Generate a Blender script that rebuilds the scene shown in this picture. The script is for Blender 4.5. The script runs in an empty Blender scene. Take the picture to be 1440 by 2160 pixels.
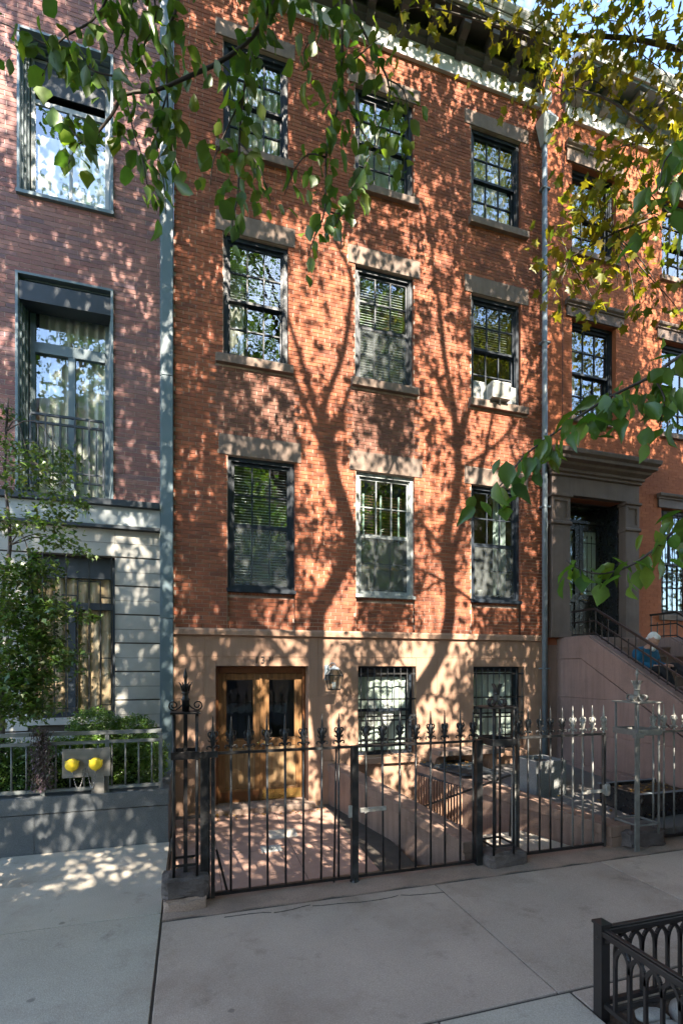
import bpy, bmesh, math, random
import numpy as np
from mathutils import Vector, Matrix, Euler, Quaternion

R = math.radians
rnd = random.Random(7)
nrng = np.random.default_rng(11)
scene = bpy.context.scene
C = scene.collection

# ------------------------------------------------------------------ camera, sky, sun, exposure
cam_d = bpy.data.cameras.new("camera")
cam = bpy.data.objects.new("camera", cam_d)
C.objects.link(cam)
cam.location = (0.0, -8.0, 2.15)
cam.rotation_euler = (R(90), 0, R(-16.87))
cam_d.sensor_width = 36.0
cam_d.lens = 17.583
cam_d.shift_y = 0.1528
cam_d.clip_start = 0.05
cam_d.clip_end = 600
scene.camera = cam

SUN_EL = R(42)
SUN_AZ = R(6.5)                     # right of straight behind the street
SUND = Vector((math.sin(SUN_AZ) * math.cos(SUN_EL), -math.cos(SUN_AZ) * math.cos(SUN_EL), math.sin(SUN_EL)))
world = bpy.data.worlds.new("World")
scene.world = world
world.use_nodes = True
wn = world.node_tree
wn.nodes.clear()
w_out = wn.nodes.new("ShaderNodeOutputWorld")
w_bg = wn.nodes.new("ShaderNodeBackground")
w_bg.inputs["Strength"].default_value = 0.15
w_sky = wn.nodes.new("ShaderNodeTexSky")
w_sky.sky_type = 'NISHITA'
w_sky.sun_disc = False
w_sky.sun_elevation = SUN_EL
w_sky.sun_rotation = R(180) - SUN_AZ
w_sky.altitude = 20
w_sky.air_density = 1.0
w_sky.dust_density = 0.15
w_sky.ozone_density = 1.0
w_tc = wn.nodes.new("ShaderNodeTexCoord")
w_no = wn.nodes.new("ShaderNodeTexNoise")
w_no.inputs["Scale"].default_value = 2.6
w_no.inputs["Detail"].default_value = 7
w_no.inputs["Roughness"].default_value = 0.62
w_rp = wn.nodes.new("ShaderNodeValToRGB")
w_rp.color_ramp.elements[0].position = 0.55
w_rp.color_ramp.elements[0].color = (0, 0, 0, 1)
w_rp.color_ramp.elements[1].position = 0.80
w_rp.color_ramp.elements[1].color = (1, 1, 1, 1)
w_mx = wn.nodes.new("ShaderNodeMix")
w_mx.data_type = 'RGBA'
w_mx.inputs[7].default_value = (6.0, 6.2, 6.6, 1)
wn.links.new(w_tc.outputs["Generated"], w_no.inputs["Vector"])
wn.links.new(w_no.outputs["Fac"], w_rp.inputs["Fac"])
wn.links.new(w_rp.outputs["Color"], w_mx.inputs[0])
wn.links.new(w_sky.outputs["Color"], w_mx.inputs[6])
wn.links.new(w_mx.outputs[2], w_bg.inputs["Color"])
wn.links.new(w_bg.outputs[0], w_out.inputs["Surface"])

sun_d = bpy.data.lights.new("sun", 'SUN')
sun_d.energy = 4.8
sun_d.angle = R(0.5)
sun_d.color = (1.0, 0.885, 0.73)
sun = bpy.data.objects.new("sun", sun_d)
C.objects.link(sun)
sun.location = (3, -20, 25)
sun.rotation_euler = SUND.to_track_quat('Z', 'Y').to_euler()

scene.view_settings.view_transform = 'Standard'
scene.view_settings.look = 'None'
scene.view_settings.exposure = 2.48
scene.view_settings.gamma = 1.0
scene.view_settings.use_curve_mapping = False
scene.cycles.max_bounces = 7
scene.cycles.diffuse_bounces = 3
scene.cycles.glossy_bounces = 3
scene.cycles.transmission_bounces = 4
scene.cycles.transparent_max_bounces = 10
scene.cycles.caustics_reflective = False
scene.cycles.caustics_refractive = False
scene.cycles.sample_clamp_indirect = 6.0
scene.cycles.use_denoising = True

# ------------------------------------------------------------------ object helpers
WLOC = {}


def thing(name, label, cat, loc=(0, 0, 0), group=None):
    o = bpy.data.objects.new(name, None)
    o.empty_display_size = 0.2
    o.location = loc
    C.objects.link(o)
    o["label"] = label
    o["category"] = cat
    if group:
        o["group"] = group
    WLOC[o.name] = Vector(loc)
    return o


def tag(o, label, cat, group=None):
    o["label"] = label
    o["category"] = cat
    if group:
        o["group"] = group
    return o


def adopt(o, parent):
    """parent o, whose own transform is given in world space, to a thing or a part standing at WLOC"""
    o.parent = parent
    o.matrix_parent_inverse = Matrix.Translation(-WLOC.get(parent.name, Vector((0, 0, 0))))


def inst(name, mesh, loc=(0, 0, 0), parent=None, rot=None, scale=None):
    o = bpy.data.objects.new(name, mesh)
    o.location = loc
    if rot is not None:
        if isinstance(rot, Quaternion):
            o.rotation_mode = 'QUATERNION'
            o.rotation_quaternion = rot
        else:
            o.rotation_euler = rot
    if scale is not None:
        o.scale = scale if hasattr(scale, '__len__') else (scale,) * 3
    C.objects.link(o)
    if parent is not None:
        adopt(o, parent)
    return o


class MB:
    """collects faces, then links them as one mesh object"""

    def __init__(s):
        s.v, s.f, s.m, s.sm = [], [], [], []
        s.mi = 0
        s.smooth = False

    def face(s, pts, smooth=None):
        n = len(s.v)
        s.v += [tuple(p) for p in pts]
        s.f.append(tuple(range(n, n + len(pts))))
        s.m.append(s.mi)
        s.sm.append(s.smooth if smooth is None else smooth)

    def box(s, x0, x1, y0, y1, z0, z1):
        n = len(s.v)
        s.v += [(x0, y0, z0), (x1, y0, z0), (x1, y1, z0), (x0, y1, z0), (x0, y0, z1), (x1, y0, z1), (x1, y1, z1), (x0, y1, z1)]
        for q in ((0, 3, 2, 1), (4, 5, 6, 7), (0, 1, 5, 4), (1, 2, 6, 5), (2, 3, 7, 6), (3, 0, 4, 7)):
            s.f.append(tuple(n + i for i in q))
            s.m.append(s.mi)
            s.sm.append(False)
        return s

    def hexa(s, p):
        """eight corners: bottom ring of four, top ring of four (counter-clockwise from above)"""
        n = len(s.v)
        s.v += [tuple(q) for q in p]
        for q in ((0, 3, 2, 1), (4, 5, 6, 7), (0, 1, 5, 4), (1, 2, 6, 5), (2, 3, 7, 6), (3, 0, 4, 7)):
            s.f.append(tuple(n + i for i in q))
            s.m.append(s.mi)
            s.sm.append(False)
        return s

    def prism(s, poly, axis, a, b):
        """poly of 2-D points extruded along axis 'x' or 'y' or 'z' from a to b"""
        def at(p, t):
            return {'x': (t, p[0], p[1]), 'y': (p[0], t, p[1]), 'z': (p[0], p[1], t)}[axis]
        n, k = len(s.v), len(poly)
        s.v += [at(p, a) for p in poly] + [at(p, b) for p in poly]
        fs = [tuple(n + i for i in range(k)), tuple(n + k + i for i in reversed(range(k)))]
        fs += [(n + i, n + k + i, n + k + (i + 1) % k, n + (i + 1) % k) for i in range(k)]
        for q in fs:
            s.f.append(q)
            s.m.append(s.mi)
            s.sm.append(False)
        return s

    def tube(s, pts, r, n=8, cap=True, smooth=True):
        pts = [Vector(p) for p in pts]
        rs = r if hasattr(r, '__len__') else [r] * len(pts)
        base = len(s.v)
        prev = None
        for i, p in enumerate(pts):
            d = (pts[min(i + 1, len(pts) - 1)] - pts[max(i - 1, 0)]).normalized()
            if prev is None:
                a = d.cross(Vector((0, 0, 1)))
                if a.length < 1e-3:
                    a = d.cross(Vector((0, 1, 0)))
            else:
                a = prev - d * prev.dot(d)
            a.normalize()
            prev = a
            b = d.cross(a)
            for k in range(n):
                t = 2 * math.pi * k / n
                s.v.append(tuple(p + (a * math.cos(t) + b * math.sin(t)) * rs[i]))
        for i in range(len(pts) - 1):
            for k in range(n):
                k2 = (k + 1) % n
                s.f.append((base + i * n + k, base + i * n + k2, base + (i + 1) * n + k2, base + (i + 1) * n + k))
                s.m.append(s.mi)
                s.sm.append(smooth)
        if cap:
            s.f.append(tuple(base + k for k in reversed(range(n))))
            s.m.append(s.mi)
            s.sm.append(False)
            e = base + (len(pts) - 1) * n
            s.f.append(tuple(e + k for k in range(n)))
            s.m.append(s.mi)
            s.sm.append(False)
        return s

    def bar(s, a, b, w, d=None):
        """square bar from a to b"""
        d = d or w
        a, b = Vector(a), Vector(b)
        t = (b - a).normalized()
        u = t.cross(Vector((0, 0, 1)))
        if u.length < 1e-3:
            u = Vector((1, 0, 0))
        u.normalize()
        v = u.cross(t).normalized()
        u, v = u * w / 2, v * d / 2
        n = len(s.v)
        for p in (a, b):
            s.v += [tuple(p - u - v), tuple(p + u - v), tuple(p + u + v), tuple(p - u + v)]
        for q in ((0, 1, 2, 3), (7, 6, 5, 4), (0, 4, 5, 1), (1, 5, 6, 2), (2, 6, 7, 3), (3, 7, 4, 0)):
            s.f.append(tuple(n + i for i in q))
            s.m.append(s.mi)
            s.sm.append(False)
        return s

    def lathe(s, prof, cx=0, cy=0, n=12, smooth=True):
        base = len(s.v)
        for r, z in prof:
            for k in range(n):
                t = 2 * math.pi * (k + 0.5) / n
                s.v.append((cx + r * math.cos(t), cy + r * math.sin(t), z))
        for i in range(len(prof) - 1):
            for k in range(n):
                k2 = (k + 1) % n
                s.f.append((base + i * n + k, base + i * n + k2, base + (i + 1) * n + k2, base + (i + 1) * n + k))
                s.m.append(s.mi)
                s.sm.append(smooth)
        s.f.append(tuple(base + k for k in reversed(range(n))))
        s.m.append(s.mi)
        s.sm.append(False)
        e = base + (len(prof) - 1) * n
        s.f.append(tuple(e + k for k in range(n)))
        s.m.append(s.mi)
        s.sm.append(False)
        return s

    def ellipsoid(s, c, r, nu=12, nv=8, rot=None):
        c = Vector(c)
        base = len(s.v)
        for j in range(nv + 1):
            ph = math.pi * j / nv
            for i in range(nu):
                th = 2 * math.pi * i / nu
                p = Vector((r[0] * math.sin(ph) * math.cos(th), r[1] * math.sin(ph) * math.sin(th), r[2] * math.cos(ph)))
                if rot is not None:
                    p = rot @ p
                s.v.append(tuple(c + p))
        for j in range(nv):
            for i in range(nu):
                i2 = (i + 1) % nu
                s.f.append((base + j * nu + i, base + (j + 1) * nu + i, base + (j + 1) * nu + i2, base + j * nu + i2))
                s.m.append(s.mi)
                s.sm.append(True)
        return s

    def mesh(s, name, mats):
        me = bpy.data.meshes.new(name)
        me.from_pydata(s.v, [], s.f)
        mats = mats if isinstance(mats, (list, tuple)) else [mats]
        for m in mats:
            me.materials.append(m)
        me.polygons.foreach_set("material_index", s.m)
        me.polygons.foreach_set("use_smooth", s.sm)
        me.update()
        return me

    def build(s, name, mats, parent=None, bevel=0.0, loc=(0, 0, 0)):
        o = inst(name, s.mesh(name, mats), loc, parent)
        if bevel:
            bv = o.modifiers.new("edge", 'BEVEL')
            bv.width = bevel
            bv.segments = 2
            bv.limit_method = 'ANGLE'
            bv.angle_limit = R(35)
        return o


def structure(o):
    o["kind"] = "structure"
    return o


def stuff(o):
    o["kind"] = "stuff"
    return o


# ------------------------------------------------------------------ materials
def _nodes(name):
    m = bpy.data.materials.new(name)
    m.use_nodes = True
    nt = m.node_tree
    nt.nodes.clear()
    out = nt.nodes.new("ShaderNodeOutputMaterial")
    return m, nt, out


def _rgb(c):
    return (c[0], c[1], c[2], 1)


def _noise(nt, vec, scale, detail=4, rough=0.55):
    n = nt.nodes.new("ShaderNodeTexNoise")
    n.inputs["Scale"].default_value = scale
    n.inputs["Detail"].default_value = detail
    n.inputs["Roughness"].default_value = rough
    nt.links.new(vec, n.inputs["Vector"])
    return n.outputs["Fac"]


def _ramp(nt, fac, stops):
    r = nt.nodes.new("ShaderNodeValToRGB")
    e = r.color_ramp.elements
    while len(e) < len(stops):
        e.new(0.5)
    for i, (p, c) in enumerate(stops):
        e[i].position = p
        e[i].color = _rgb(c) if hasattr(c, '__len__') else (c, c, c, 1)
    nt.links.new(fac, r.inputs["Fac"])
    return r.outputs["Color"]


def _mix(nt, fac, a, b, mode='MIX'):
    n = nt.nodes.new("ShaderNodeMix")
    n.data_type = 'RGBA'
    n.blend_type = mode
    for i, x in ((0, fac), (6, a), (7, b)):
        if isinstance(x, (int, float)):
            n.inputs[i].default_value = x
        elif hasattr(x, '__len__'):
            n.inputs[i].default_value = _rgb(x)
        else:
            nt.links.new(x, n.inputs[i])
    return n.outputs[2]


def _math(nt, op, a, b=0.0):
    n = nt.nodes.new("ShaderNodeMath")
    n.operation = op
    for i, x in ((0, a), (1, b)):
        if isinstance(x, (int, float)):
            n.inputs[i].default_value = x
        else:
            nt.links.new(x, n.inputs[i])
    return n.outputs[0]


def _rand(nt):
    """a value per island and per object, so that joined and single pieces vary alike"""
    g = nt.nodes.new("ShaderNodeNewGeometry")
    o = nt.nodes.new("ShaderNodeObjectInfo")
    return _math(nt, 'FRACT', _math(nt, 'ADD', g.outputs["Random Per Island"], o.outputs["Random"]))


def _pos(nt):
    return nt.nodes.new("ShaderNodeNewGeometry").outputs["Position"]


def pbr(name, base, rough=0.7, var=0.18, scale=5.0, base2=None, scale2=1.3, amount2=0.5, fine=0.0, fscale=120.0, bump=0.0, bscale=60.0,
        spec=0.4, metal=0.0, island=0.0, stretch=None, streak=0.0, coat=0.0):
    m, nt, out = _nodes(name)
    p = nt.nodes.new("ShaderNodeBsdfPrincipled")
    nt.links.new(p.outputs[0], out.inputs["Surface"])
    pos = _pos(nt)
    if stretch:
        mp = nt.nodes.new("ShaderNodeMapping")
        mp.inputs["Scale"].default_value = stretch
        nt.links.new(pos, mp.inputs["Vector"])
        pos = mp.outputs["Vector"]
    col = _ramp(nt, _noise(nt, pos, scale, 5), [(0.25, [c * (1 - var) for c in base]), (0.75, [c * (1 + var) for c in base])])
    if base2 is not None:
        f = _ramp(nt, _noise(nt, pos, scale2, 6, 0.65), [(0.48, 0.0), (0.68, amount2)])
        col = _mix(nt, f, col, base2)
    if streak:
        mp = nt.nodes.new("ShaderNodeMapping")
        mp.inputs["Scale"].default_value = (9, 9, 0.6)
        nt.links.new(_pos(nt), mp.inputs["Vector"])
        f = _ramp(nt, _noise(nt, mp.outputs["Vector"], 1.6, 5), [(0.45, 0.0), (0.75, streak)])
        col = _mix(nt, f, col, [c * 0.35 for c in base])
    if fine:
        f = _ramp(nt, _noise(nt, pos, fscale, 2), [(0.3, 1 - fine), (0.7, 1 + fine)])
        col = _mix(nt, 1.0, col, f, 'MULTIPLY')
    if island:
        f = _ramp(nt, _rand(nt), [(0.0, 1 - island), (1.0, 1 + island)])
        col = _mix(nt, 1.0, col, f, 'MULTIPLY')
    nt.links.new(col, p.inputs["Base Color"])
    rr = _ramp(nt, _noise(nt, pos, scale * 2.3, 4), [(0.3, max(0.05, rough - 0.1)), (0.7, min(1, rough + 0.1))])
    nt.links.new(rr, p.inputs["Roughness"])
    p.inputs["Specular IOR Level"].default_value = spec
    p.inputs["Metallic"].default_value = metal
    p.inputs["Coat Weight"].default_value = coat
    if bump:
        b = nt.nodes.new("ShaderNodeBump")
        b.inputs["Strength"].default_value = bump
        b.inputs["Distance"].default_value = 0.01
        nt.links.new(_noise(nt, pos, bscale, 6), b.inputs["Height"])
        nt.links.new(b.outputs[0], p.inputs["Normal"])
    return m


def pavement_mat(name, base, stain, grain):
    m, nt, out = _nodes(name)
    p = nt.nodes.new("ShaderNodeBsdfPrincipled")
    nt.links.new(p.outputs[0], out.inputs["Surface"])
    pos = _pos(nt)
    col = _ramp(nt, _noise(nt, pos, 1.1, 6, 0.6), [(0.25, [c * 0.86 for c in base]), (0.75, [c * 1.12 for c in base])])
    col = _mix(nt, _ramp(nt, _noise(nt, pos, 0.75, 7, 0.7), [(0.5, 0.0), (0.66, 0.75)]), col, stain)
    col = _mix(nt, _ramp(nt, _noise(nt, pos, 2.9, 6, 0.7), [(0.57, 0.0), (0.70, 0.55)]), col, [c * 0.62 for c in stain])
    v = nt.nodes.new("ShaderNodeTexVoronoi")                    # trodden gum
    v.inputs["Scale"].default_value = 2.0
    nt.links.new(pos, v.inputs["Vector"])
    spot = _ramp(nt, _math(nt, 'ADD', v.outputs["Distance"], _math(nt, 'MULTIPLY', _noise(nt, pos, 30, 2), 0.05)), [(0.06, 0.8), (0.08, 0.0)])
    col = _mix(nt, spot, col, [c * 0.45 for c in base])
    w = nt.nodes.new("ShaderNodeTexWave")                       # broom lines
    w.inputs["Scale"].default_value = 34
    w.inputs["Distortion"].default_value = 5
    w.inputs["Detail"].default_value = 3
    nt.links.new(pos, w.inputs["Vector"])
    col = _mix(nt, 1.0, col, _ramp(nt, w.outputs["Fac"], [(0.0, 0.95), (1.0, 1.05)]), 'MULTIPLY')
    col = _mix(nt, 1.0, col, _ramp(nt, _noise(nt, pos, 95, 3), [(0.3, 1 - grain), (0.7, 1 + grain)]), 'MULTIPLY')
    col = _mix(nt, 1.0, col, _ramp(nt, _noise(nt, pos, 260, 1), [(0.35, 1 - grain), (0.65, 1 + grain)]), 'MULTIPLY')
    col = _mix(nt, 1.0, col, _ramp(nt, _rand(nt), [(0.0, 0.9), (1.0, 1.1)]), 'MULTIPLY')
    nt.links.new(col, p.inputs["Base Color"])
    p.inputs["Roughness"].default_value = 0.82
    p.inputs["Specular IOR Level"].default_value = 0.35
    b = nt.nodes.new("ShaderNodeBump")
    b.inputs["Strength"].default_value = 0.4
    b.inputs["Distance"].default_value = 0.006
    nt.links.new(_noise(nt, pos, 110, 6), b.inputs["Height"])
    nt.links.new(b.outputs[0], p.inputs["Normal"])
    return m


def brick_mat(name, cols, dark, patch):
    """colour per brick, with sooty patches over the wall and a rough face"""
    m, nt, out = _nodes(name)
    p = nt.nodes.new("ShaderNodeBsdfPrincipled")
    nt.links.new(p.outputs[0], out.inputs["Surface"])
    r = _rand(nt)
    col = _ramp(nt, r, [(i / (len(cols) - 1), c) for i, c in enumerate(cols)])
    pos = _pos(nt)
    col = _mix(nt, _ramp(nt, _noise(nt, pos, 0.9, 6, 0.65), [(0.45, 0.0), (0.7, patch)]), col, dark)
    col = _mix(nt, 1.0, col, _ramp(nt, _noise(nt, pos, 55, 4), [(0.3, 0.82), (0.7, 1.15)]), 'MULTIPLY')
    nt.links.new(col, p.inputs["Base Color"])
    p.inputs["Roughness"].default_value = 0.85
    p.inputs["Specular IOR Level"].default_value = 0.25
    b = nt.nodes.new("ShaderNodeBump")
    b.inputs["Strength"].default_value = 0.35
    b.inputs["Distance"].default_value = 0.004
    nt.links.new(_noise(nt, pos, 90, 5), b.inputs["Height"])
    nt.links.new(b.outputs[0], p.inputs["Normal"])
    return m


def leaf_mat(name, cols, trans=0.4, gloss=0.08):
    m, nt, out = _nodes(name)
    col = _ramp(nt, _rand(nt), [(i / (len(cols) - 1), c) for i, c in enumerate(cols)])
    col = _mix(nt, 1.0, col, _ramp(nt, _noise(nt, _pos(nt), 25, 3), [(0.3, 0.8), (0.7, 1.2)]), 'MULTIPLY')
    d = nt.nodes.new("ShaderNodeBsdfDiffuse")
    t = nt.nodes.new("ShaderNodeBsdfTranslucent")
    g = nt.nodes.new("ShaderNodeBsdfGlossy")
    g.inputs["Roughness"].default_value = 0.38
    g.inputs["Color"].default_value = (0.8, 0.85, 0.8, 1)
    nt.links.new(col, d.inputs["Color"])
    nt.links.new(_mix(nt, 1.0, col, (1.5, 1.6, 0.7), 'MULTIPLY'), t.inputs["Color"])
    a = nt.nodes.new("ShaderNodeMixShader")
    a.inputs[0].default_value = trans
    b = nt.nodes.new("ShaderNodeMixShader")
    b.inputs[0].default_value = gloss
    nt.links.new(d.outputs[0], a.inputs[1])
    nt.links.new(t.outputs[0], a.inputs[2])
    nt.links.new(a.outputs[0], b.inputs[1])
    nt.links.new(g.outputs[0], b.inputs[2])
    nt.links.new(b.outputs[0], out.inputs["Surface"])
    return m


def glass_mat(name, ior=1.9, tint=(0.93, 0.96, 0.95), floor=0.05, wav=0.25):
    m, nt, out = _nodes(name)
    t = nt.nodes.new("ShaderNodeBsdfTransparent")
    t.inputs["Color"].default_value = _rgb(tint)
    g = nt.nodes.new("ShaderNodeBsdfGlossy")
    g.inputs["Roughness"].default_value = 0.005
    g.inputs["Color"].default_value = (0.86, 0.94, 1.0, 1)
    b = nt.nodes.new("ShaderNodeBump")
    b.inputs["Strength"].default_value = wav
    b.inputs["Distance"].default_value = 0.006
    nt.links.new(_noise(nt, _pos(nt), 5, 2), b.inputs["Height"])
    nt.links.new(b.outputs[0], g.inputs["Normal"])
    fr = nt.nodes.new("ShaderNodeLayerWeight")          # same from both sides, unlike a bare Fresnel
    fr.inputs["Blend"].default_value = 0.5
    f0 = ((ior - 1) / (ior + 1)) ** 2 + floor
    f = _math(nt, 'ADD', _math(nt, 'MULTIPLY', _math(nt, 'POWER', fr.outputs["Facing"], 3.5), 1 - f0), f0)
    mx = nt.nodes.new("ShaderNodeMixShader")
    nt.links.new(f, mx.inputs[0])
    nt.links.new(t.outputs[0], mx.inputs[1])
    nt.links.new(g.outputs[0], mx.inputs[2])
    nt.links.new(mx.outputs[0], out.inputs["Surface"])
    return m


M = {}
M['brick_a'] = brick_mat("red_brick", [(0.185, 0.066, 0.041), (0.33, 0.108, 0.056), (0.28, 0.09, 0.047), (0.395, 0.138, 0.071), (0.225, 0.075, 0.044)], (0.115, 0.05, 0.036), 0.6)
M['brick_dark'] = brick_mat("sooty_brick", [(0.15, 0.07, 0.05), (0.22, 0.095, 0.065), (0.18, 0.08, 0.058), (0.26, 0.12, 0.08)], (0.11, 0.065, 0.052), 0.6)
M['mortar_a'] = pbr("old_mortar", (0.50, 0.40, 0.33), 0.95, 0.2, 3, base2=(0.15, 0.07, 0.05), scale2=0.8, amount2=0.95, bump=0.4, bscale=90)
M['brick_b'] = brick_mat("plum_brick", [(0.18, 0.10, 0.10), (0.27, 0.14, 0.12), (0.225, 0.108, 0.10), (0.31, 0.165, 0.14), (0.16, 0.105, 0.115)], (0.165, 0.10, 0.10), 0.35)
M['mortar_b'] = pbr("grey_mortar", (0.58, 0.52, 0.48), 0.95, 0.12, 4, bump=0.3, bscale=90)
M['brick_c'] = brick_mat("orange_brick", [(0.36, 0.115, 0.055), (0.43, 0.142, 0.066), (0.39, 0.125, 0.058), (0.46, 0.16, 0.075)], (0.22, 0.08, 0.048), 0.5)
M['mortar_c'] = pbr("red_mortar", (0.33, 0.11, 0.06), 0.95, 0.15, 3, bump=0.3, bscale=90)
M['brownstone'] = pbr("brownstone", (0.36, 0.223, 0.153), 0.85, 0.12, 2.2, base2=(0.27, 0.165, 0.12), scale2=1.1, amount2=0.7, fine=0.14, fscale=120, bump=0.35, bscale=55, streak=0.3)
M['dirty_brownstone'] = pbr("dirty_brownstone", (0.25, 0.165, 0.125), 0.88, 0.16, 2.2, base2=(0.15, 0.105, 0.085), scale2=1.6, amount2=0.8, fine=0.14, fscale=130, bump=0.35, bscale=60, streak=0.5)
M['lintel'] = pbr("grey_brownstone", (0.22, 0.162, 0.13), 0.88, 0.2, 4, base2=(0.14, 0.112, 0.096), scale2=2.2, amount2=0.8, streak=0.3, fine=0.12, fscale=140, bump=0.3, bscale=70)
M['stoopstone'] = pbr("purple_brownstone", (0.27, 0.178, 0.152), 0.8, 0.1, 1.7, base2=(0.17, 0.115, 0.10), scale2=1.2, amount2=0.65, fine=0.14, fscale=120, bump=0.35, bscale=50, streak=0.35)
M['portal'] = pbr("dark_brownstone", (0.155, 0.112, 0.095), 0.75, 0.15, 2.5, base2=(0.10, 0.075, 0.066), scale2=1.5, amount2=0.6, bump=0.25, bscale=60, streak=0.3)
M['frame'] = pbr("black_window_paint", (0.014, 0.022, 0.034), 0.5, 0.2, 8, spec=0.35, bump=0.05, bscale=40)
M['frame_sunlit'] = pbr("sunlit_window_paint", (0.30, 0.33, 0.33), 0.45, 0.3, 14, base2=(0.05, 0.06, 0.065), scale2=5, amount2=0.8, spec=0.5)  # black frame paint whitened, sunlight put into the colour
M['steel'] = pbr("blue_grey_steel", (0.115, 0.165, 0.19), 0.42, 0.1, 2, base2=(0.16, 0.205, 0.215), scale2=2, amount2=0.5, spec=0.5)
M['steel_dark'] = pbr("dark_grey_steel", (0.034, 0.044, 0.055), 0.5, 0.15, 3)
M['steel_pale'] = pbr("pale_grey_steel", (0.34, 0.37, 0.375), 0.5, 0.1, 3, base2=(0.25, 0.28, 0.29), scale2=1.5, amount2=0.5)
M['limestone'] = pbr("pale_limestone", (0.36, 0.355, 0.33), 0.8, 0.1, 3, base2=(0.27, 0.27, 0.255), scale2=1.2, amount2=0.5, fine=0.06, fscale=130, bump=0.12, bscale=80)
M['granite'] = pbr("speckled_granite", (0.095, 0.104, 0.112), 0.6, 0.2, 2, base2=(0.13, 0.14, 0.15), scale2=1.5, amount2=0.5, fine=0.65, fscale=240, bump=0.15, bscale=200)
M['concrete'] = pbr("pale_concrete", (0.43, 0.395, 0.34), 0.85, 0.12, 1.3, base2=(0.31, 0.27, 0.225), scale2=1.4, amount2=0.6, fine=0.24, fscale=110, bump=0.25, bscale=140, island=0.05)
M['concrete_b'] = pbr("brown_concrete", (0.39, 0.33, 0.285), 0.85, 0.1, 1.1, base2=(0.29, 0.24, 0.205), scale2=1.3, amount2=0.7, fine=0.26, fscale=110, bump=0.4, bscale=110, island=0.08)
M['walk_a'] = pavement_mat("pale_pavement", (0.44, 0.395, 0.33), (0.31, 0.255, 0.198), 0.14)
M['walk_b'] = pavement_mat("brown_pavement", (0.43, 0.342, 0.278), (0.305, 0.23, 0.18), 0.15)
M['joint'] = pbr("dirty_joint", (0.07, 0.06, 0.052), 0.95, 0.2, 6, bump=0.4)
M['paving'] = pbr("brownstone_paving", (0.36, 0.225, 0.175), 0.82, 0.12, 1.6, base2=(0.27, 0.175, 0.14), scale2=1.8, amount2=0.6, fine=0.12, fscale=120, bump=0.25, bscale=100, island=0.06)
M['sillstone'] = pbr("rusty_threshold", (0.30, 0.215, 0.17), 0.88, 0.2, 2.5, base2=(0.19, 0.15, 0.125), scale2=2.2, amount2=0.8, fine=0.2, fscale=90, bump=0.5, bscale=50)
M['blackstone'] = pbr("sooty_stone", (0.085, 0.07, 0.066), 0.75, 0.35, 5, base2=(0.16, 0.125, 0.11), scale2=3, amount2=0.7, fine=0.2, fscale=90, bump=0.7, bscale=26)
M['iron'] = pbr("black_iron_paint", (0.010, 0.0095, 0.010), 0.42, 0.3, 9, base2=(0.035, 0.03, 0.027), scale2=6, amount2=0.6, spec=0.4, bump=0.12, bscale=60)
M['iron_grey'] = pbr("worn_iron_paint", (0.012, 0.0125, 0.0135), 0.4, 0.3, 9, base2=(0.07, 0.072, 0.072), scale2=5, amount2=0.6, spec=0.5, bump=0.15, bscale=60)
M['iron_pale_lit'] = pbr("sunlit_worn_iron", (0.30, 0.295, 0.27), 0.45, 0.2, 9, base2=(0.13, 0.12, 0.11), scale2=7, amount2=0.7, spec=0.6, bump=0.15, bscale=60)  # worn iron with sunlight put into its colour, for right-hand finials and latches
M['iron_sunlit'] = pbr("sunlit_iron_paint", (0.13, 0.132, 0.125), 0.42, 0.3, 9, base2=(0.24, 0.24, 0.225), scale2=5, amount2=0.7, spec=0.5, bump=0.15, bscale=60)  # lit copy of the dark fence iron, sunlight put into the colour
M['iron_brown'] = pbr("brown_black_iron", (0.016, 0.0125, 0.012), 0.42, 0.15, 6, base2=(0.035, 0.026, 0.024), scale2=4, amount2=0.4, spec=0.5, bump=0.06, bscale=60)
M['rail_grey'] = pbr("galvanised_rail", (0.15, 0.165, 0.165), 0.45, 0.15, 8, base2=(0.12, 0.12, 0.115), scale2=5, amount2=0.6, spec=0.5, metal=0.2)
M['oak'] = pbr("golden_oak", (0.235, 0.122, 0.05), 0.42, 0.25, 3, base2=(0.12, 0.058, 0.025), scale2=2.4, amount2=0.75, spec=0.5, stretch=(9, 9, 0.7), bump=0.1, bscale=12)
M['oak_panel'] = pbr("weathered_oak", (0.29, 0.19, 0.10), 0.5, 0.25, 3, base2=(0.20, 0.11, 0.048), scale2=2.8, amount2=0.8, spec=0.4, stretch=(7, 7, 0.8), bump=0.12, bscale=12)
M['oak_dark'] = pbr("dark_oak", (0.16, 0.062, 0.022), 0.4, 0.2, 3, spec=0.5, stretch=(8, 8, 0.7))
M['cornice'] = pbr("grey_cornice_paint", (0.52, 0.53, 0.52), 0.6, 0.06, 2, base2=(0.40, 0.41, 0.41), scale2=2, amount2=0.5, streak=0.1)
M['cornice_dark'] = pbr("brown_cornice_paint", (0.06, 0.052, 0.048), 0.6, 0.15, 3, base2=(0.10, 0.085, 0.078), scale2=3, amount2=0.5)
M['cornice_warm'] = pbr("taupe_cornice_paint", (0.22, 0.185, 0.165), 0.6, 0.1, 3)
M['zinc'] = pbr("painted_downpipe", (0.16, 0.20, 0.235), 0.45, 0.15, 5, base2=(0.26, 0.30, 0.31), scale2=4, amount2=0.5, spec=0.5)
M['zinc_pale'] = pbr("pale_zinc", (0.40, 0.43, 0.42), 0.5, 0.12, 6, base2=(0.22, 0.23, 0.22), scale2=6, amount2=0.6)
M['white'] = pbr("off_white_paint", (0.72, 0.73, 0.70), 0.55, 0.05, 6)
M['blind'] = pbr("white_blind", (0.62, 0.66, 0.62), 0.7, 0.06, 6)
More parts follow.
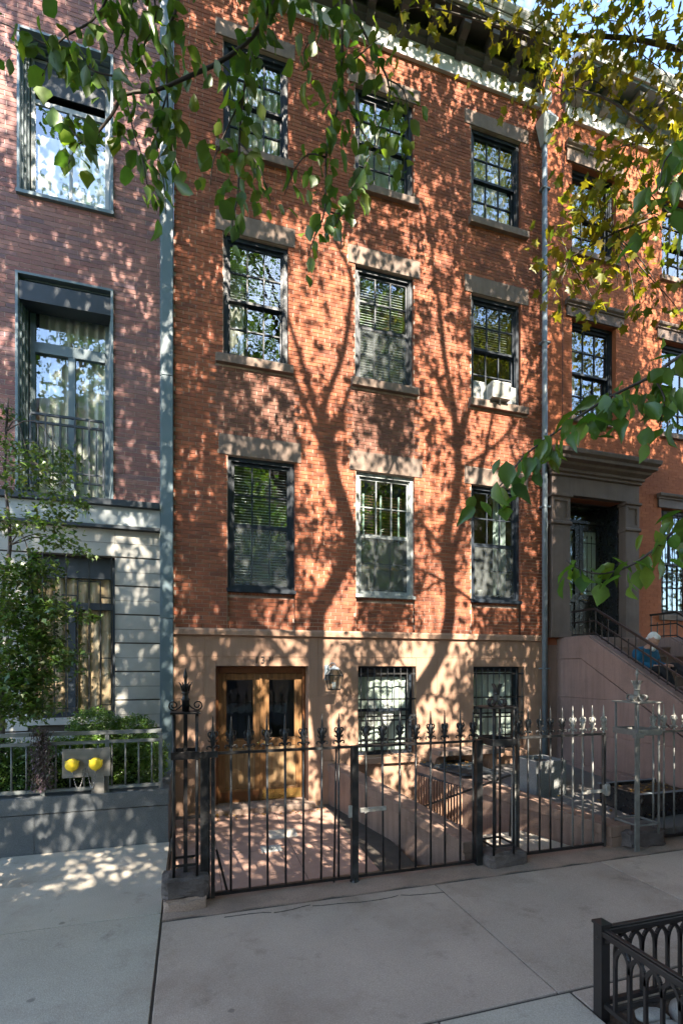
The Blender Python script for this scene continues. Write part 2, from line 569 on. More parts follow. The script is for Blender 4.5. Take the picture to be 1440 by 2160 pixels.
M['wood_blind'] = pbr("brown_wood_blind", (0.17, 0.085, 0.05), 0.6, 0.2, 9)
M['tape'] = pbr("green_blind_tape", (0.35, 0.48, 0.41), 0.8, 0.1, 9)
M['curtain'] = pbr("linen_curtain", (0.62, 0.60, 0.52), 0.9, 0.1, 3)
M['curtain_tan'] = pbr("tan_curtain", (0.36, 0.26, 0.16), 0.9, 0.2, 2, base2=(0.55, 0.50, 0.40), scale2=2, amount2=0.7, stretch=(6, 6, 0.7))
M['curtain_mint'] = pbr("mint_curtain", (0.52, 0.60, 0.54), 0.9, 0.08, 3)
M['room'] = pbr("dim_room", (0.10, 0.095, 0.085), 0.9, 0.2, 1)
M['screen'] = None
M['ac'] = pbr("cream_metal", (0.44, 0.44, 0.41), 0.5, 0.06, 6)
M['side_panel'] = pbr("accordion_panel", (0.36, 0.37, 0.36), 0.6, 0.08, 8)
M['ac_fin'] = pbr("grey_fins", (0.25, 0.26, 0.26), 0.5, 0.1, 8)
M['black_door'] = pbr("black_door_paint", (0.012, 0.014, 0.017), 0.3, 0.15, 6, spec=0.6)
M['brass'] = pbr("brass", (0.55, 0.38, 0.13), 0.3, 0.1, 8, metal=0.9)
M['yellow'] = pbr("yellow_paint", (0.80, 0.58, 0.03), 0.35, 0.06, 8, spec=0.5)
M['steel_plate'] = pbr("brushed_plate", (0.24, 0.23, 0.21), 0.42, 0.12, 3, metal=0.5, stretch=(1, 1, 20))
M['chain'] = pbr("dull_chain", (0.25, 0.25, 0.25), 0.4, 0.1, 9, metal=0.7)
M['bark'] = pbr("grey_bark", (0.12, 0.095, 0.075), 0.9, 0.3, 6, base2=(0.20, 0.17, 0.14), scale2=5, amount2=0.6, bump=0.8, bscale=30)
M['twig'] = pbr("dark_twig", (0.055, 0.042, 0.036), 0.7, 0.3, 12, base2=(0.15, 0.13, 0.115), scale2=9, amount2=0.6)
M['soil'] = pbr("mulch", (0.06, 0.042, 0.03), 0.95, 0.4, 12, base2=(0.12, 0.075, 0.045), scale2=20, amount2=0.8, bump=1.0, bscale=60)
M['pear'] = leaf_mat("pear_leaf", [(0.055, 0.12, 0.02), (0.085, 0.16, 0.024), (0.065, 0.14, 0.026), (0.15, 0.21, 0.026), (0.05, 0.11, 0.03)], 0.52, 0.045)
M['plane'] = leaf_mat("plane_leaf", [(0.12, 0.145, 0.018), (0.20, 0.19, 0.02), (0.085, 0.13, 0.02), (0.26, 0.22, 0.02), (0.14, 0.125, 0.022), (0.32, 0.26, 0.022)], 0.5, 0.02)
M['maple'] = leaf_mat("small_maple_leaf", [(0.045, 0.10, 0.022), (0.075, 0.14, 0.025), (0.085, 0.09, 0.028), (0.055, 0.12, 0.024), (0.12, 0.18, 0.03)], 0.38, 0.07)
M['box'] = leaf_mat("boxwood_leaf", [(0.05, 0.12, 0.018), (0.095, 0.18, 0.03), (0.14, 0.23, 0.036), (0.065, 0.14, 0.022)], 0.36, 0.08)
M['heather'] = leaf_mat("faded_flower", [(0.13, 0.085, 0.115), (0.10, 0.10, 0.08), (0.17, 0.11, 0.15), (0.07, 0.085, 0.05)], 0.2, 0.02)
M['fallen'] = leaf_mat("fallen_leaf", [(0.22, 0.11, 0.03), (0.34, 0.22, 0.05), (0.16, 0.075, 0.03), (0.28, 0.17, 0.06)], 0.15, 0.04)
M['rock'] = pbr("river_stone", (0.36, 0.35, 0.33), 0.75, 0.2, 4, base2=(0.25, 0.22, 0.19), scale2=5, amount2=0.6, fine=0.15, fscale=100, bump=0.3, bscale=40)
M['asphalt'] = pbr("asphalt", (0.052, 0.052, 0.053), 0.9, 0.2, 2, fine=0.3, fscale=120, bump=0.5, bscale=120)
M['glass'] = glass_mat("window_glass", 2.0, tint=(0.90, 0.95, 0.97), floor=0.08)
M['glass_dim'] = glass_mat("street_level_glass", 1.6, floor=0.02, wav=0.15)
M['lamp_glass'] = glass_mat("lantern_glass", 1.5, floor=0.03, wav=0.3)
M['skin'] = pbr("skin", (0.50, 0.29, 0.22), 0.55, 0.08, 15)
M['hair'] = pbr("white_hair", (0.66, 0.65, 0.63), 0.75, 0.15, 40, bump=0.5, bscale=120)
M['jacket'] = pbr("blue_fleece", (0.012, 0.115, 0.22), 0.85, 0.2, 14, bump=0.4, bscale=40)
M['trousers'] = pbr("black_trousers", (0.014, 0.014, 0.017), 0.8, 0.2, 10, bump=0.3, bscale=30)
M['shoe'] = pbr("dark_shoe", (0.03, 0.025, 0.022), 0.5, 0.2, 10)
M['letter'] = pbr("dark_number_paint", (0.035, 0.03, 0.026), 0.6, 0.1, 9)


def screen_mat():
    """insect screen: grey weave that lets about half the view through"""
    m, nt, out = _nodes("insect_screen")
    t = nt.nodes.new("ShaderNodeBsdfTransparent")
    d = nt.nodes.new("ShaderNodeBsdfDiffuse")
    d.inputs["Color"].default_value = (0.20, 0.22, 0.22, 1)
    mx = nt.nodes.new("ShaderNodeMixShader")
    mx.inputs[0].default_value = 0.24
    nt.links.new(t.outputs[0], mx.inputs[1])
    nt.links.new(d.outputs[0], mx.inputs[2])
    nt.links.new(mx.outputs[0], out.inputs["Surface"])
    return m


M['screen'] = screen_mat()

# ------------------------------------------------------------------ ground, street, pavement
def project(p):
    """picture position and depth for ranking which of many alike pieces show largest (1440 x 2160)"""
    dx, dy, dz = p[0], p[1] + 8.0, p[2] - 2.15
    t = dx * 0.29019 + dy * 0.95697
    if t < 0.05:
        return None
    r = dx * 0.95697 - dy * 0.29019
    return 720 + 1055 * r / t, 1410 - 1055 * dz / t, t


def in_view(p, m=40):
    q = project(p)
    return q is not None and -m < q[0] < 1440 + m and -m < q[1] < 2160 + m


b = MB().box(-150, 150, -150, 150, -2.6, -2.5)
structure(b.build("ground", M['soil']))
b = MB().box(-60, 60, -17.6, -7.16, -0.35, -0.13)
structure(b.build("road", M['asphalt']))
b = MB().box(-60, 60, -21.5, -17.6, -0.35, 0.0)
structure(b.build("opposite_pavement", M['concrete']))
b = MB().box(-60, 60, -7.16, -7.0, -0.35, 0.0)
structure(b.build("kerb", M['granite'], bevel=0.01))

# pavement bed with its joints, slabs laid on it; left open under the yard, the tree pit and the planter
walk = MB()
walk.box(-60, -0.232, -7.0, -1.43, -0.4, -0.014)
walk.box(-0.232, 60, -5.45, -3.42, -0.4, -0.014)
walk.box(-0.232, 2.42, -7.0, -5.45, -0.4, -0.014)
walk.box(4.1, 60, -7.0, -5.45, -0.4, -0.014)
walk = structure(walk.build("sidewalk", M['joint']))


def slab(x0, x1, y0, y1, mat, dz=0.0, g=0.005):
    s = MB().box(x0 + g, x1 - g, y0 + g, y1 - g, -0.05, dz)
    return s.build("paving_slab", mat, walk, bevel=0.006)


for i, (xa, xb) in enumerate(((-6.4, -4.3), (-4.3, -2.05), (-2.05, -0.235))):
    slab(xa, xb, -3.33, -1.435, M['walk_a'], 0.0, 0.004)
    slab(xa, xb, -5.22, -3.33, M['walk_a'], -0.002, 0.004)
    slab(xa, xb, -7.0, -5.22, M['walk_a'], -0.004, 0.004)
for xa, xb in ((-0.225, 2.337), (2.337, 4.372), (4.372, 6.45), (6.45, 8.6), (8.6, 11)):
    slab(xa, xb, -5.24, -3.50, M['walk_b'], rnd.uniform(-0.003, 0.003))
for xa, xb in ((-0.225, 1.45), (1.45, 2.42)):
    slab(xa, xb, -7.0, -5.25, M['walk_b'] if xa < 1 else M['walk_a'], rnd.uniform(-0.003, 0.002), 0.007)
slab(2.43, 4.1, -5.44, -5.25, M['walk_b'], -0.004)
for xa, xb in ((4.1, 6.2), (6.2, 8.4)):
    slab(xa, xb, -7.0, -5.25, M['walk_b'], 0)
# hairline cracks in the slabs
for pts in ([(0.3, -3.56), (0.7, -3.61), (1.05, -3.58), (1.5, -3.66), (1.9, -3.62), (2.33, -3.70)],):
    s = MB()
    for (xa, ya), (xb, yb) in zip(pts, pts[1:]):
        for k in range(4):
            f, g = k / 4, (k + 1) / 4
            j = 0.014
            xa2, ya2 = xa + (xb - xa) * f + j * math.sin(37 * (xa + f)), ya + (yb - ya) * f + j * math.cos(29 * (ya + f))
            xb2, yb2 = xa + (xb - xa) * g + j * math.sin(37 * (xa + g)), ya + (yb - ya) * g + j * math.cos(29 * (ya + g))
            s.bar((xa2, ya2, -0.002), (xb2, yb2, -0.004), 0.004, 0.014)
    s.build("pavement_crack", M['joint'], walk)
# rough brown strip under the gates
th = MB()
n = 46
for i in range(n):
    xa, xb = -0.225 + i * 0.25, -0.225 + (i + 1) * 0.25
    za, zb = 0.012 + 0.012 * math.sin(i * 1.7), 0.012 + 0.012 * math.sin((i + 1) * 1.7)
    ya, yb = -3.47 + 0.025 * math.sin(i * 2.3), -3.47 + 0.025 * math.sin((i + 1) * 2.3)
    th.hexa([(xa, ya, -0.3), (xb, yb, -0.3), (xb, -3.08, -0.3), (xa, -3.08, -0.3), (xa, ya, 0.0), (xb, yb, 0.0), (xb, -3.08, zb), (xa, -3.08, za)])
structure(th.build("gate_threshold", M['sillstone']))

# ------------------------------------------------------------------ masonry helpers
def lay(x0, x1, z0, z1, bl, bh, holes, joint=0.009, y=0.0):
    out = []
    k = 0
    z = z0
    while z + bh * 0.6 < z1:
        zt = min(z + bh - joint, z1)
        zc = (z + zt) / 2
        segs = [(x0, x1)]
        for h in holes:
            if h[2] < zc < h[3]:
                ns = []
                for a, c in segs:
                    if h[0] > a:
                        ns.append((a, min(c, h[0])))
                    if h[1] < c:
                        ns.append((max(a, h[1]), c))
                segs = [q for q in ns if q[1] - q[0] > 0.02]
        off = (k % 2) * bl / 2 + 0.013 * math.sin(k * 1.9)
        for a, c in segs:
            i = math.floor((a - off) / bl)
            while True:
                xa, xb = max(a, off + i * bl), min(c, off + (i + 1) * bl)
                i += 1
                if off + i * bl <= a:
                    continue
                if xb - joint - xa > 0.025:
                    out.append((xa, xb - joint, z, zt, y))
                if off + i * bl >= c:
                    break
        z += bh
        k += 1
    return out


def set_bricks(house, bricks, mat, limit=300, depth=0.06):
    """the bricks that show largest become parts, the others one joined part"""
    sc = []
    for i, q in enumerate(bricks):
        p = ((q[0] + q[1]) / 2, q[4], (q[2] + q[3]) / 2)
        if in_view(p, -8):
            pr = project(p)
            sc.append(((q[1] - q[0]) / pr[2], i))
    sc.sort(reverse=True)
    single = {i for _s, i in sc[:limit]}
    cache = {}
    V, F = [], []
    box = ((0, 1, 5, 4), (1, 2, 6, 5), (2, 3, 7, 6), (3, 0, 4, 7), (0, 3, 2, 1), (4, 5, 6, 7))
    for i, (xa, xb, za, zb, y) in enumerate(bricks):
        j = rnd.uniform(-0.0016, 0.0016)
        if i in single:
            key = (round(xb - xa, 2), round(zb - za, 3))
            if key not in cache:
                w, h = key[0] / 2, key[1] / 2
                cache[key] = MB().box(-w, w, 0, depth, -h, h).mesh("brick", mat)
            inst("brick", cache[key], ((xa + xb) / 2, y + j, (za + zb) / 2), house)
        else:
            n = len(V)
            ya, yb = y + j, y + depth
            V += [(xa, ya, za), (xb, ya, za), (xb, yb, za), (xa, yb, za), (xa, ya, zb), (xb, ya, zb), (xb, yb, zb), (xa, yb, zb)]
            F += [tuple(n + t for t in q) for q in (box[0], box[1], box[3], box[4], box[5])]
    me = bpy.data.meshes.new("brick_courses")
    me.from_pydata(V, [], F)
    me.materials.append(mat)
    stuff(inst("brick_courses", me, (0, 0, 0), house))


def holed_wall(mb, x0, x1, z0, z1, holes, y, reveal=0.22, deep=()):
    """flat wall at y with rectangular holes, jambs going back; deep = rectangles set back (x0,x1,z0,z1,dy)"""
    allr = list(holes) + [d[:4] for d in deep]
    xs = sorted({x0, x1} | {min(max(h[i], x0), x1) for h in allr for i in (0, 1)})
    zs = sorted({z0, z1} | {min(max(h[i], z0), z1) for h in allr for i in (2, 3)})
    for xa, xb in zip(xs, xs[1:]):
        for za, zb in zip(zs, zs[1:]):
            cx, cz = (xa + xb) / 2, (za + zb) / 2
            if any(h[0] < cx < h[1] and h[2] < cz < h[3] for h in holes):
                continue
            yy = y
            for d in deep:
                if d[0] < cx < d[1] and d[2] < cz < d[3]:
                    yy = y + d[4]
            mb.face([(xa, yy, za), (xb, yy, za), (xb, yy, zb), (xa, yy, zb)])
    for h in list(holes) + [tuple(d[:4]) + ('d', d[4]) for d in deep]:
        yb = y + (h[5] if len(h) > 4 and h[4] == 'd' else reveal)
        xa, xb, za, zb = h[:4]
        mb.face([(xa, y, za), (xa, y, zb), (xa, yb, zb), (xa, yb, za)])
        mb.face([(xb, y, za), (xb, yb, za), (xb, yb, zb), (xb, y, zb)])
        mb.face([(xa, y, za), (xa, yb, za), (xb, yb, za), (xb, y, za)])
        mb.face([(xa, y, zb), (xb, y, zb), (xb, yb, zb), (xa, yb, zb)])


def shell(house, x0, x1, z1, mat, y0=0.36, y1=9.0):
    s = MB()
    s.box(x0, x0 + 0.1, y0, y1, -0.5, z1)
    s.box(x1 - 0.1, x1, y0, y1, -0.5, z1)
    s.box(x0 + 0.1, x1 - 0.1, y1 - 0.1, y1, -0.5, z1)
    s.box(x0 + 0.1, x1 - 0.1, 0.06, y1 - 0.1, z1 - 0.12, z1)
    return s.build("roof", mat, house)


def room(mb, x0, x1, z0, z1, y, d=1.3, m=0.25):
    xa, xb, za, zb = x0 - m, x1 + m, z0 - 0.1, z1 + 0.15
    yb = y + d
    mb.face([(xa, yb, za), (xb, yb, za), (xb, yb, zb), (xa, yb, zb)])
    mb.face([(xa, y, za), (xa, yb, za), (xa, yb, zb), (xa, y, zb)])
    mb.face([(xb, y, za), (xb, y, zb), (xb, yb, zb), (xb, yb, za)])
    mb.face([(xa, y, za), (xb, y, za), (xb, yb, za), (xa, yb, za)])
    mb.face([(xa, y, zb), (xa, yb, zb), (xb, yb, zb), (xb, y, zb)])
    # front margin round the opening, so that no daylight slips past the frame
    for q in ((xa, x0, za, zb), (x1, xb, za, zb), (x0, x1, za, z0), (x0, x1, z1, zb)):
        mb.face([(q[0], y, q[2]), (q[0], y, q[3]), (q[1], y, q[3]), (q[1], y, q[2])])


def slat_blind(x0, x1, z0, z1, y, mat, parent, step=0.045, w=0.04, tilt=25, name="venetian_blind"):
    s = MB()
    z = z1
    c, sn = math.cos(R(tilt)) * w / 2, math.sin(R(tilt)) * w / 2
    while z > z0:
        s.hexa([(x0, y - c, z - sn - 0.0015), (x1, y - c, z - sn - 0.0015), (x1, y + c, z + sn - 0.0015), (x0, y + c, z + sn - 0.0015),
                (x0, y - c, z - sn + 0.0015), (x1, y - c, z - sn + 0.0015), (x1, y + c, z + sn + 0.0015), (x0, y + c, z + sn + 0.0015)])
        z -= step
    return stuff(s.build(name, mat, parent))


def drape(x0, x1, z0, z1, y, mat, parent, name="curtain", amp=0.025, wave=0.11, seed=0):
    s = MB()
    s.smooth = True
    n = max(8, int((x1 - x0) / 0.014))
    for i in range(n):
        xa, xb = x0 + (x1 - x0) * i / n, x0 + (x1 - x0) * (i + 1) / n
        f = lambda x: y + amp * math.sin(x * 2 * math.pi / wave + seed) + amp * 0.5 * math.sin(x * 17 + seed * 3)
        s.hexa([(xa, f(xa), z0), (xb, f(xb), z0), (xb, f(xb) + 0.004, z0), (xa, f(xa) + 0.004, z0),
                (xa, f(xa), z1), (xb, f(xb), z1), (xb, f(xb) + 0.004, z1), (xa, f(xa) + 0.004, z1)])
    return s.build(name, mat, parent)


PANES = {}


def pane(parent, x0, x1, z0, z1, y, mat):
    key = (round(x1 - x0, 3), round(z1 - z0, 3), mat.name)
    if key not in PANES:
        w, h = key[0] / 2, key[1] / 2
        q = MB()
        q.face([(-w, 0, -h), (w, 0, -h), (w, 0, h), (-w, 0, h)])
        PANES[key] = q.mesh("pane", mat)
    # each sheet of glass sits a hair out of true
    return inst("pane", PANES[key], ((x0 + x1) / 2, y, (z0 + z1) / 2), parent, rot=(R(rnd.uniform(-0.35, 0.35)), 0, R(rnd.uniform(-0.35, 0.35))))


def sash(parent, name, x0, x1, z0, z1, y, cols, rows, mat, gmat, stile=0.045, top=0.045, bot=0.05, bar=0.02, d=0.036):
    s = MB()
    s.box(x0, x0 + stile, y, y + d, z0, z1)
    s.box(x1 - stile, x1, y, y + d, z0, z1)
    xi0, xi1, zi0, zi1 = x0 + stile, x1 - stile, z0 + bot, z1 - top
    s.box(xi0, xi1, y, y + d, z0, zi0)
    s.box(xi0, xi1, y, y + d, zi1, z1)
    xs = [xi0 + (xi1 - xi0) * i / cols for i in range(cols + 1)]
    zs = [zi0 + (zi1 - zi0) * i / rows for i in range(rows + 1)]
    for x in xs[1:-1]:
        s.box(x - bar / 2, x + bar / 2, y + 0.002, y + d - 0.004, zi0, zi1)
    for z in zs[1:-1]:
        for xa, xb in zip(xs, xs[1:]):
            s.box(xa + (bar / 2 if xa > xi0 else 0), xb - (bar / 2 if xb < xi1 else 0), y + 0.003, y + d - 0.005, z - bar / 2, z + bar / 2)
    s.build(name, mat, parent)
    for xa, xb in zip(xs, xs[1:]):
        for za, zb in zip(zs, zs[1:]):
            pane(parent, xa + (bar / 2 if xa > xi0 else 0), xb - (bar / 2 if xb < xi1 else 0), za + (bar / 2 if za > zi0 else 0), zb - (bar / 2 if zb < zi1 else 0), y + d * 0.55, gmat)


def sash_window(house, x0, x1, z0, z1, y=0.075, fmat='frame', smat=None, gmat='glass', screen=False, split=0.5, sill=True):
    """brick mould, two sliding sashes of six panes, frame part with the sashes and panes as its own pieces"""
    fm, sm = M[fmat], M[smat or fmat]
    f = MB()
    w = 0.065
    f.box(x0 + 0.002, x0 + w, y - 0.02, y + 0.15, z0, z1)
    f.box(x1 - w, x1 - 0.002, y - 0.02, y + 0.15, z0, z1)
    f.box(x0 + w, x1 - w, y - 0.02, y + 0.15, z1 - w, z1)
    f.box(x0 + w, x1 - w, y - 0.035, y + 0.15, z0, z0 + 0.05)
    for a, c in ((x0 + w, x0 + w + 0.018), (x1 - w - 0.018, x1 - w)):
        f.box(a, c, y, y + 0.02, z0 + 0.05, z1 - w)
    if sill:
        f.box(x0 - 0.015, x1 + 0.015, y - 0.10, y - 0.021, z0 - 0.045, z0 + 0.012)
    win = f.build("window", fm, house)
    xi0, xi1, zi0, zi1 = x0 + w + 0.002, x1 - w - 0.002, z0 + 0.051, z1 - w - 0.001
    zm = zi0 + (zi1 - zi0) * split
    sash(win, "upper_sash", xi0, xi1, zm - 0.02, zi1, y + 0.022, 3, 2, sm, M[gmat], bot=0.04)
    sash(win, "lower_sash", xi0, xi1, zi0, zm + 0.022, y + 0.064, 3, 2, M['frame'] if screen else sm, M[gmat], top=0.04, bot=0.07)
    if screen:
        q = MB()
        q.box(xi0 + 0.03, xi1 - 0.03, y + 0.006, y + 0.008, zi0 + 0.03, zm - 0.03)
        q.build("insect_screen", M['screen'], win)
        q = MB()
        for a in ((xi0 + 0.019, xi0 + 0.045, zi0, zm - 0.021), (xi1 - 0.045, xi1 - 0.019, zi0, zm - 0.021), (xi0 + 0.045, xi1 - 0.045, zi0, zi0 + 0.03), (xi0 + 0.045, xi1 - 0.045, zm - 0.05, zm - 0.021)):
            q.box(a[0], a[1], y, y + 0.016, a[2], a[3])
        q.build("screen_frame", sm, win)
    return win


# ------------------------------------------------------------------ the red brick house in the middle
house = thing("brick_house", "red brick row house with black sash windows, brown stone base and oak double door", "house", (3.1, 0, 0))
X0, X1, ZB, ZT = -0.23, 6.43, 2.78, 12.75
colsA, colsB, colsC = (0.567, 1.637), (2.685, 3.76), (4.885, 5.93)
upA, upB, upC = (0.505, 1.53), (2.668, 3.742), (4.885, 5.93)
F1 = [c + (3.40, 5.49) for c in (colsA, colsB, colsC)]
F2 = [c + (7.05, 8.97) for c in (upA, upB, upC)]
F3 = [c + (10.34, 12.01) for c in (upA, upB, upC)]
lint = [(0.44, 1.74, 5.495, 5.815), (2.576, 3.905, 5.495, 5.82), (4.753, 6.09, 5.495, 5.80)]
lint += [(0.39, 1.637, 8.975, 9.28), (2.551, 3.86, 8.975, 9.28), (4.753, 6.095, 8.975, 9.28)]
lint += [(0.39, 1.637, 12.015, 12.27), (2.551, 3.87, 12.015, 12.27), (4.753, 6.095, 12.015, 12.27)]
sills = [(0.387, 1.60, 6.90, 7.045), (2.60, 3.82, 6.90, 7.045), (4.83, 6.065, 6.90, 7.045)]
sills += [(0.387, 1.60, 10.20, 10.335), (2.60, 3.82, 10.20, 10.335), (4.83, 6.065, 10.20, 10.335)]
wins = F1 + F2 + F3
deep = [(c[0], c[1], ZB, 3.40, 0.045) for c in (colsA, colsB, colsC)]
wall = MB()
holed_wall(wall, X0, X1, ZB, ZT + 0.9, wins, 0.007, 0.17, deep)
wall.build("wall", M['mortar_a'], house)
rv = MB()                                        # brick returns at the window openings
for a, c, za, zb in wins:
    z = za
    while z < zb - 0.03:
        rv.box(a - 0.004, a + 0.0025, 0.012, 0.10, z, min(z + 0.053, zb))
        rv.box(c - 0.0025, c + 0.004, 0.012, 0.10, z, min(z + 0.053, zb))
        z += 0.062
stuff(rv.build("brick_returns", M['brick_a'], house))
holes = wins + lint + sills + [d[:4] for d in deep]
br = lay(X0, X1, ZB + 0.003, ZT - 0.005, 0.203, 0.062, holes)
for d in deep:
    br += lay(d[0] + 0.005, d[1], d[2] + 0.003, d[3] - 0.09, 0.203, 0.062, [], y=0.045)
    x = d[0] + 0.01
    while x + 0.055 < d[1]:                       # soldier course under the window
        br.append((x, x + 0.053, d[3] - 0.085, d[3] - 0.05, 0.043))
        x += 0.062
zone = lambda q: any(a_ < (q[0] + q[1]) / 2 < c_ and 5.82 < q[2] < 6.88 for a_, c_ in ((0.36, 1.68), (2.62, 3.84)))
set_bricks(house, [q for q in br if not zone(q)], M['brick_a'])
set_bricks(house, [q for q in br if zone(q)], M['brick_dark'], 0)
shell(house, X0, X1, 13.66, M['steel_dark'])
for (a, c, za, zb) in lint:
    MB().box(a, c, -0.012, 0.20, za, zb).build("lintel", M['lintel'], house, bevel=0.006)
for (a, c, za, zb) in sills:
    s = MB()
    s.hexa([(a, -0.075, za), (c, -0.075, za), (c, 0.10, za), (a, 0.10, za), (a, -0.075, zb - 0.012), (c, -0.075, zb - 0.012), (c, 0.10, zb), (a, 0.10, zb)])
    s.build("sill", M['lintel'], house, bevel=0.006)
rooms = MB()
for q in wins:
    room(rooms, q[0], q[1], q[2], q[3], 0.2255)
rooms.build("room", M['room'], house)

w = sash_window(house, *F1[0], screen=True)
slat_blind(0.68, 1.53, 3.5, 5.40, 0.215, M['blind'], w)
w = sash_window(house, *F1[1], fmat='frame_sunlit', screen=True)
slat_blind(2.83, 3.60, 4.30, 5.16, 0.215, M['wood_blind'], w, step=0.05, w=0.045)
t = MB()
for x in (2.86, 3.18, 3.52):
    t.box(x, x + 0.035, 0.186, 0.190, 4.28, 5.18)
t.build("blind_tape", M['tape'], w)
MB().box(2.83, 3.60, 0.3, 0.34, 3.90, 3.95).build("shelf", M['oak'], w)
w = sash_window(house, *F1[2], screen=True)
drape(5.55, 5.80, 3.5, 5.4, 0.32, M['curtain_mint'], w)
pt = MB()
pt.lathe([(0.04, 3.5), (0.06, 3.62), (0.055, 3.63), (0.03, 3.62)], 5.25, 0.3)
pt.build("flower_pot", M['white'], w)
w = sash_window(house, *F2[0])
drape(0.55, 0.85, 7.1, 8.9, 0.34, M['curtain'], w, seed=1)
slat_blind(0.60, 1.42, 8.1, 8.88, 0.28, M['blind'], w)
w = sash_window(house, *F2[1], smat='frame', screen=True)
slat_blind(2.80, 3.62, 7.15, 8.86, 0.215, M['blind'], w, tilt=40)
w = sash_window(house, *F2[2], split=0.52)
p = MB()
p.box(4.955, 5.215, 0.05, 0.07, 7.1, 7.42)
p.box(5.625, 5.86, 0.05, 0.07, 7.1, 7.42)
p.build("side_panel", M['side_panel'], w)
slat_blind(5.0, 5.82, 8.2, 8.88, 0.28, M['blind'], w)
for q in F3:
    w = sash_window(house, *q)
    drape(q[0] + 0.09, q[1] - 0.09, q[2] + 0.05, q[3] - 0.1, 0.31, M['curtain'], w, amp=0.02, seed=q[0])

# brown stone base: ledge and large blocks with fine joints
base_h = [(0.39, 1.86, -0.5, 2.19), (2.72, 3.79, 0.65, 2.19), (4.93, 6.01, 0.65, 2.185)]
bw = MB()
holed_wall(bw, X0, X1, -1.4, 2.66, base_h, 0.008, 0.30)
base = bw.build("base_wall", M['brownstone'], house)
rows = [-1.4, -0.25, 0.62, 1.69, 2.335, 2.66]
cuts = [[1.2, 3.3, 5.5], [2.3, 4.35], [2.25, 4.5], [0.215, 2.02, 4.2], [0.215, 2.02, 3.7, 5.3], []]
for r_i in range(len(rows) - 1):
    za, zb = rows[r_i], rows[r_i + 1]
    segs = [(X0, X1)]
    for h in base_h:
        if h[2] < (za + zb) / 2 < h[3]:
            segs = [q for a, c in segs for q in ((a, min(c, h[0])), (max(a, h[1]), c)) if q[1] - q[0] > 0.02]
    for a, c in segs:
        xs = [a] + [x for x in cuts[r_i] if a + 0.05 < x < c - 0.05] + [c]
        for xa, xb in zip(xs, xs[1:]):
            zz = zb
            if r_i == 3:
                zz = zb
            hz = [h for h in base_h if h[0] >= xa - 0.01 and h[1] <= xb + 0.01 and za < h[3] < zb]
            MB().box(xa + 0.002, xb - 0.002, 0.0, 0.05, za + 0.002, zz - 0.002).build("stone_block", M['brownstone'], house, bevel=0.004) if not hz else None
            for h in hz:
                for q in ((xa, h[0], za, zb), (h[1], xb, za, zb), (h[0], h[1], h[3], zb)):
                    if q[1] - q[0] > 0.03 and q[3] - q[2] > 0.02:
                        MB().box(q[0] + 0.002, q[1] - 0.002, 0.0, 0.05, q[2] + 0.002, q[3] - 0.002).build("stone_block", M['brownstone'], house, bevel=0.004)
lg = MB()
lg.prism([(-0.045, 2.672), (-0.045, 2.745), (-0.03, 2.775), (0.10, 2.78), (0.10, 2.66), (-0.02, 2.66)], 'x', X0, X1)
lg.build("base_ledge", M['brownstone'], house)

# number over the door
tx = bpy.data.curves.new("house_number", 'FONT')
tx.body = "131"
tx.size = 0.155
tx.extrude = 0.004
tx.space_character = 1.35
tx.align_x = 'CENTER'
to = bpy.data.objects.new("house_number", tx)
C.objects.link(to)
dg = bpy.context.evaluated_depsgraph_get()
nm = bpy.data.meshes.new_from_object(to.evaluated_get(dg))
bpy.data.objects.remove(to)
nm.materials.clear()
nm.materials.append(M['letter'])
inst("house_number", nm, (1.12, -0.003, 2.235), house, rot=(R(90), 0, 0))

# oak double door
df = MB()
df.box(0.392, 0.44, 0.20, 0.34, -0.06, 2.188)
df.box(1.81, 1.858, 0.20, 0.34, -0.06, 2.188)
df.box(0.44, 1.81, 0.20, 0.34, 2.075, 2.188)
df.box(0.44, 1.81, 0.17, 0.20, 2.15, 2.188)
df.build("door_frame", M['oak_dark'], house, bevel=0.008)


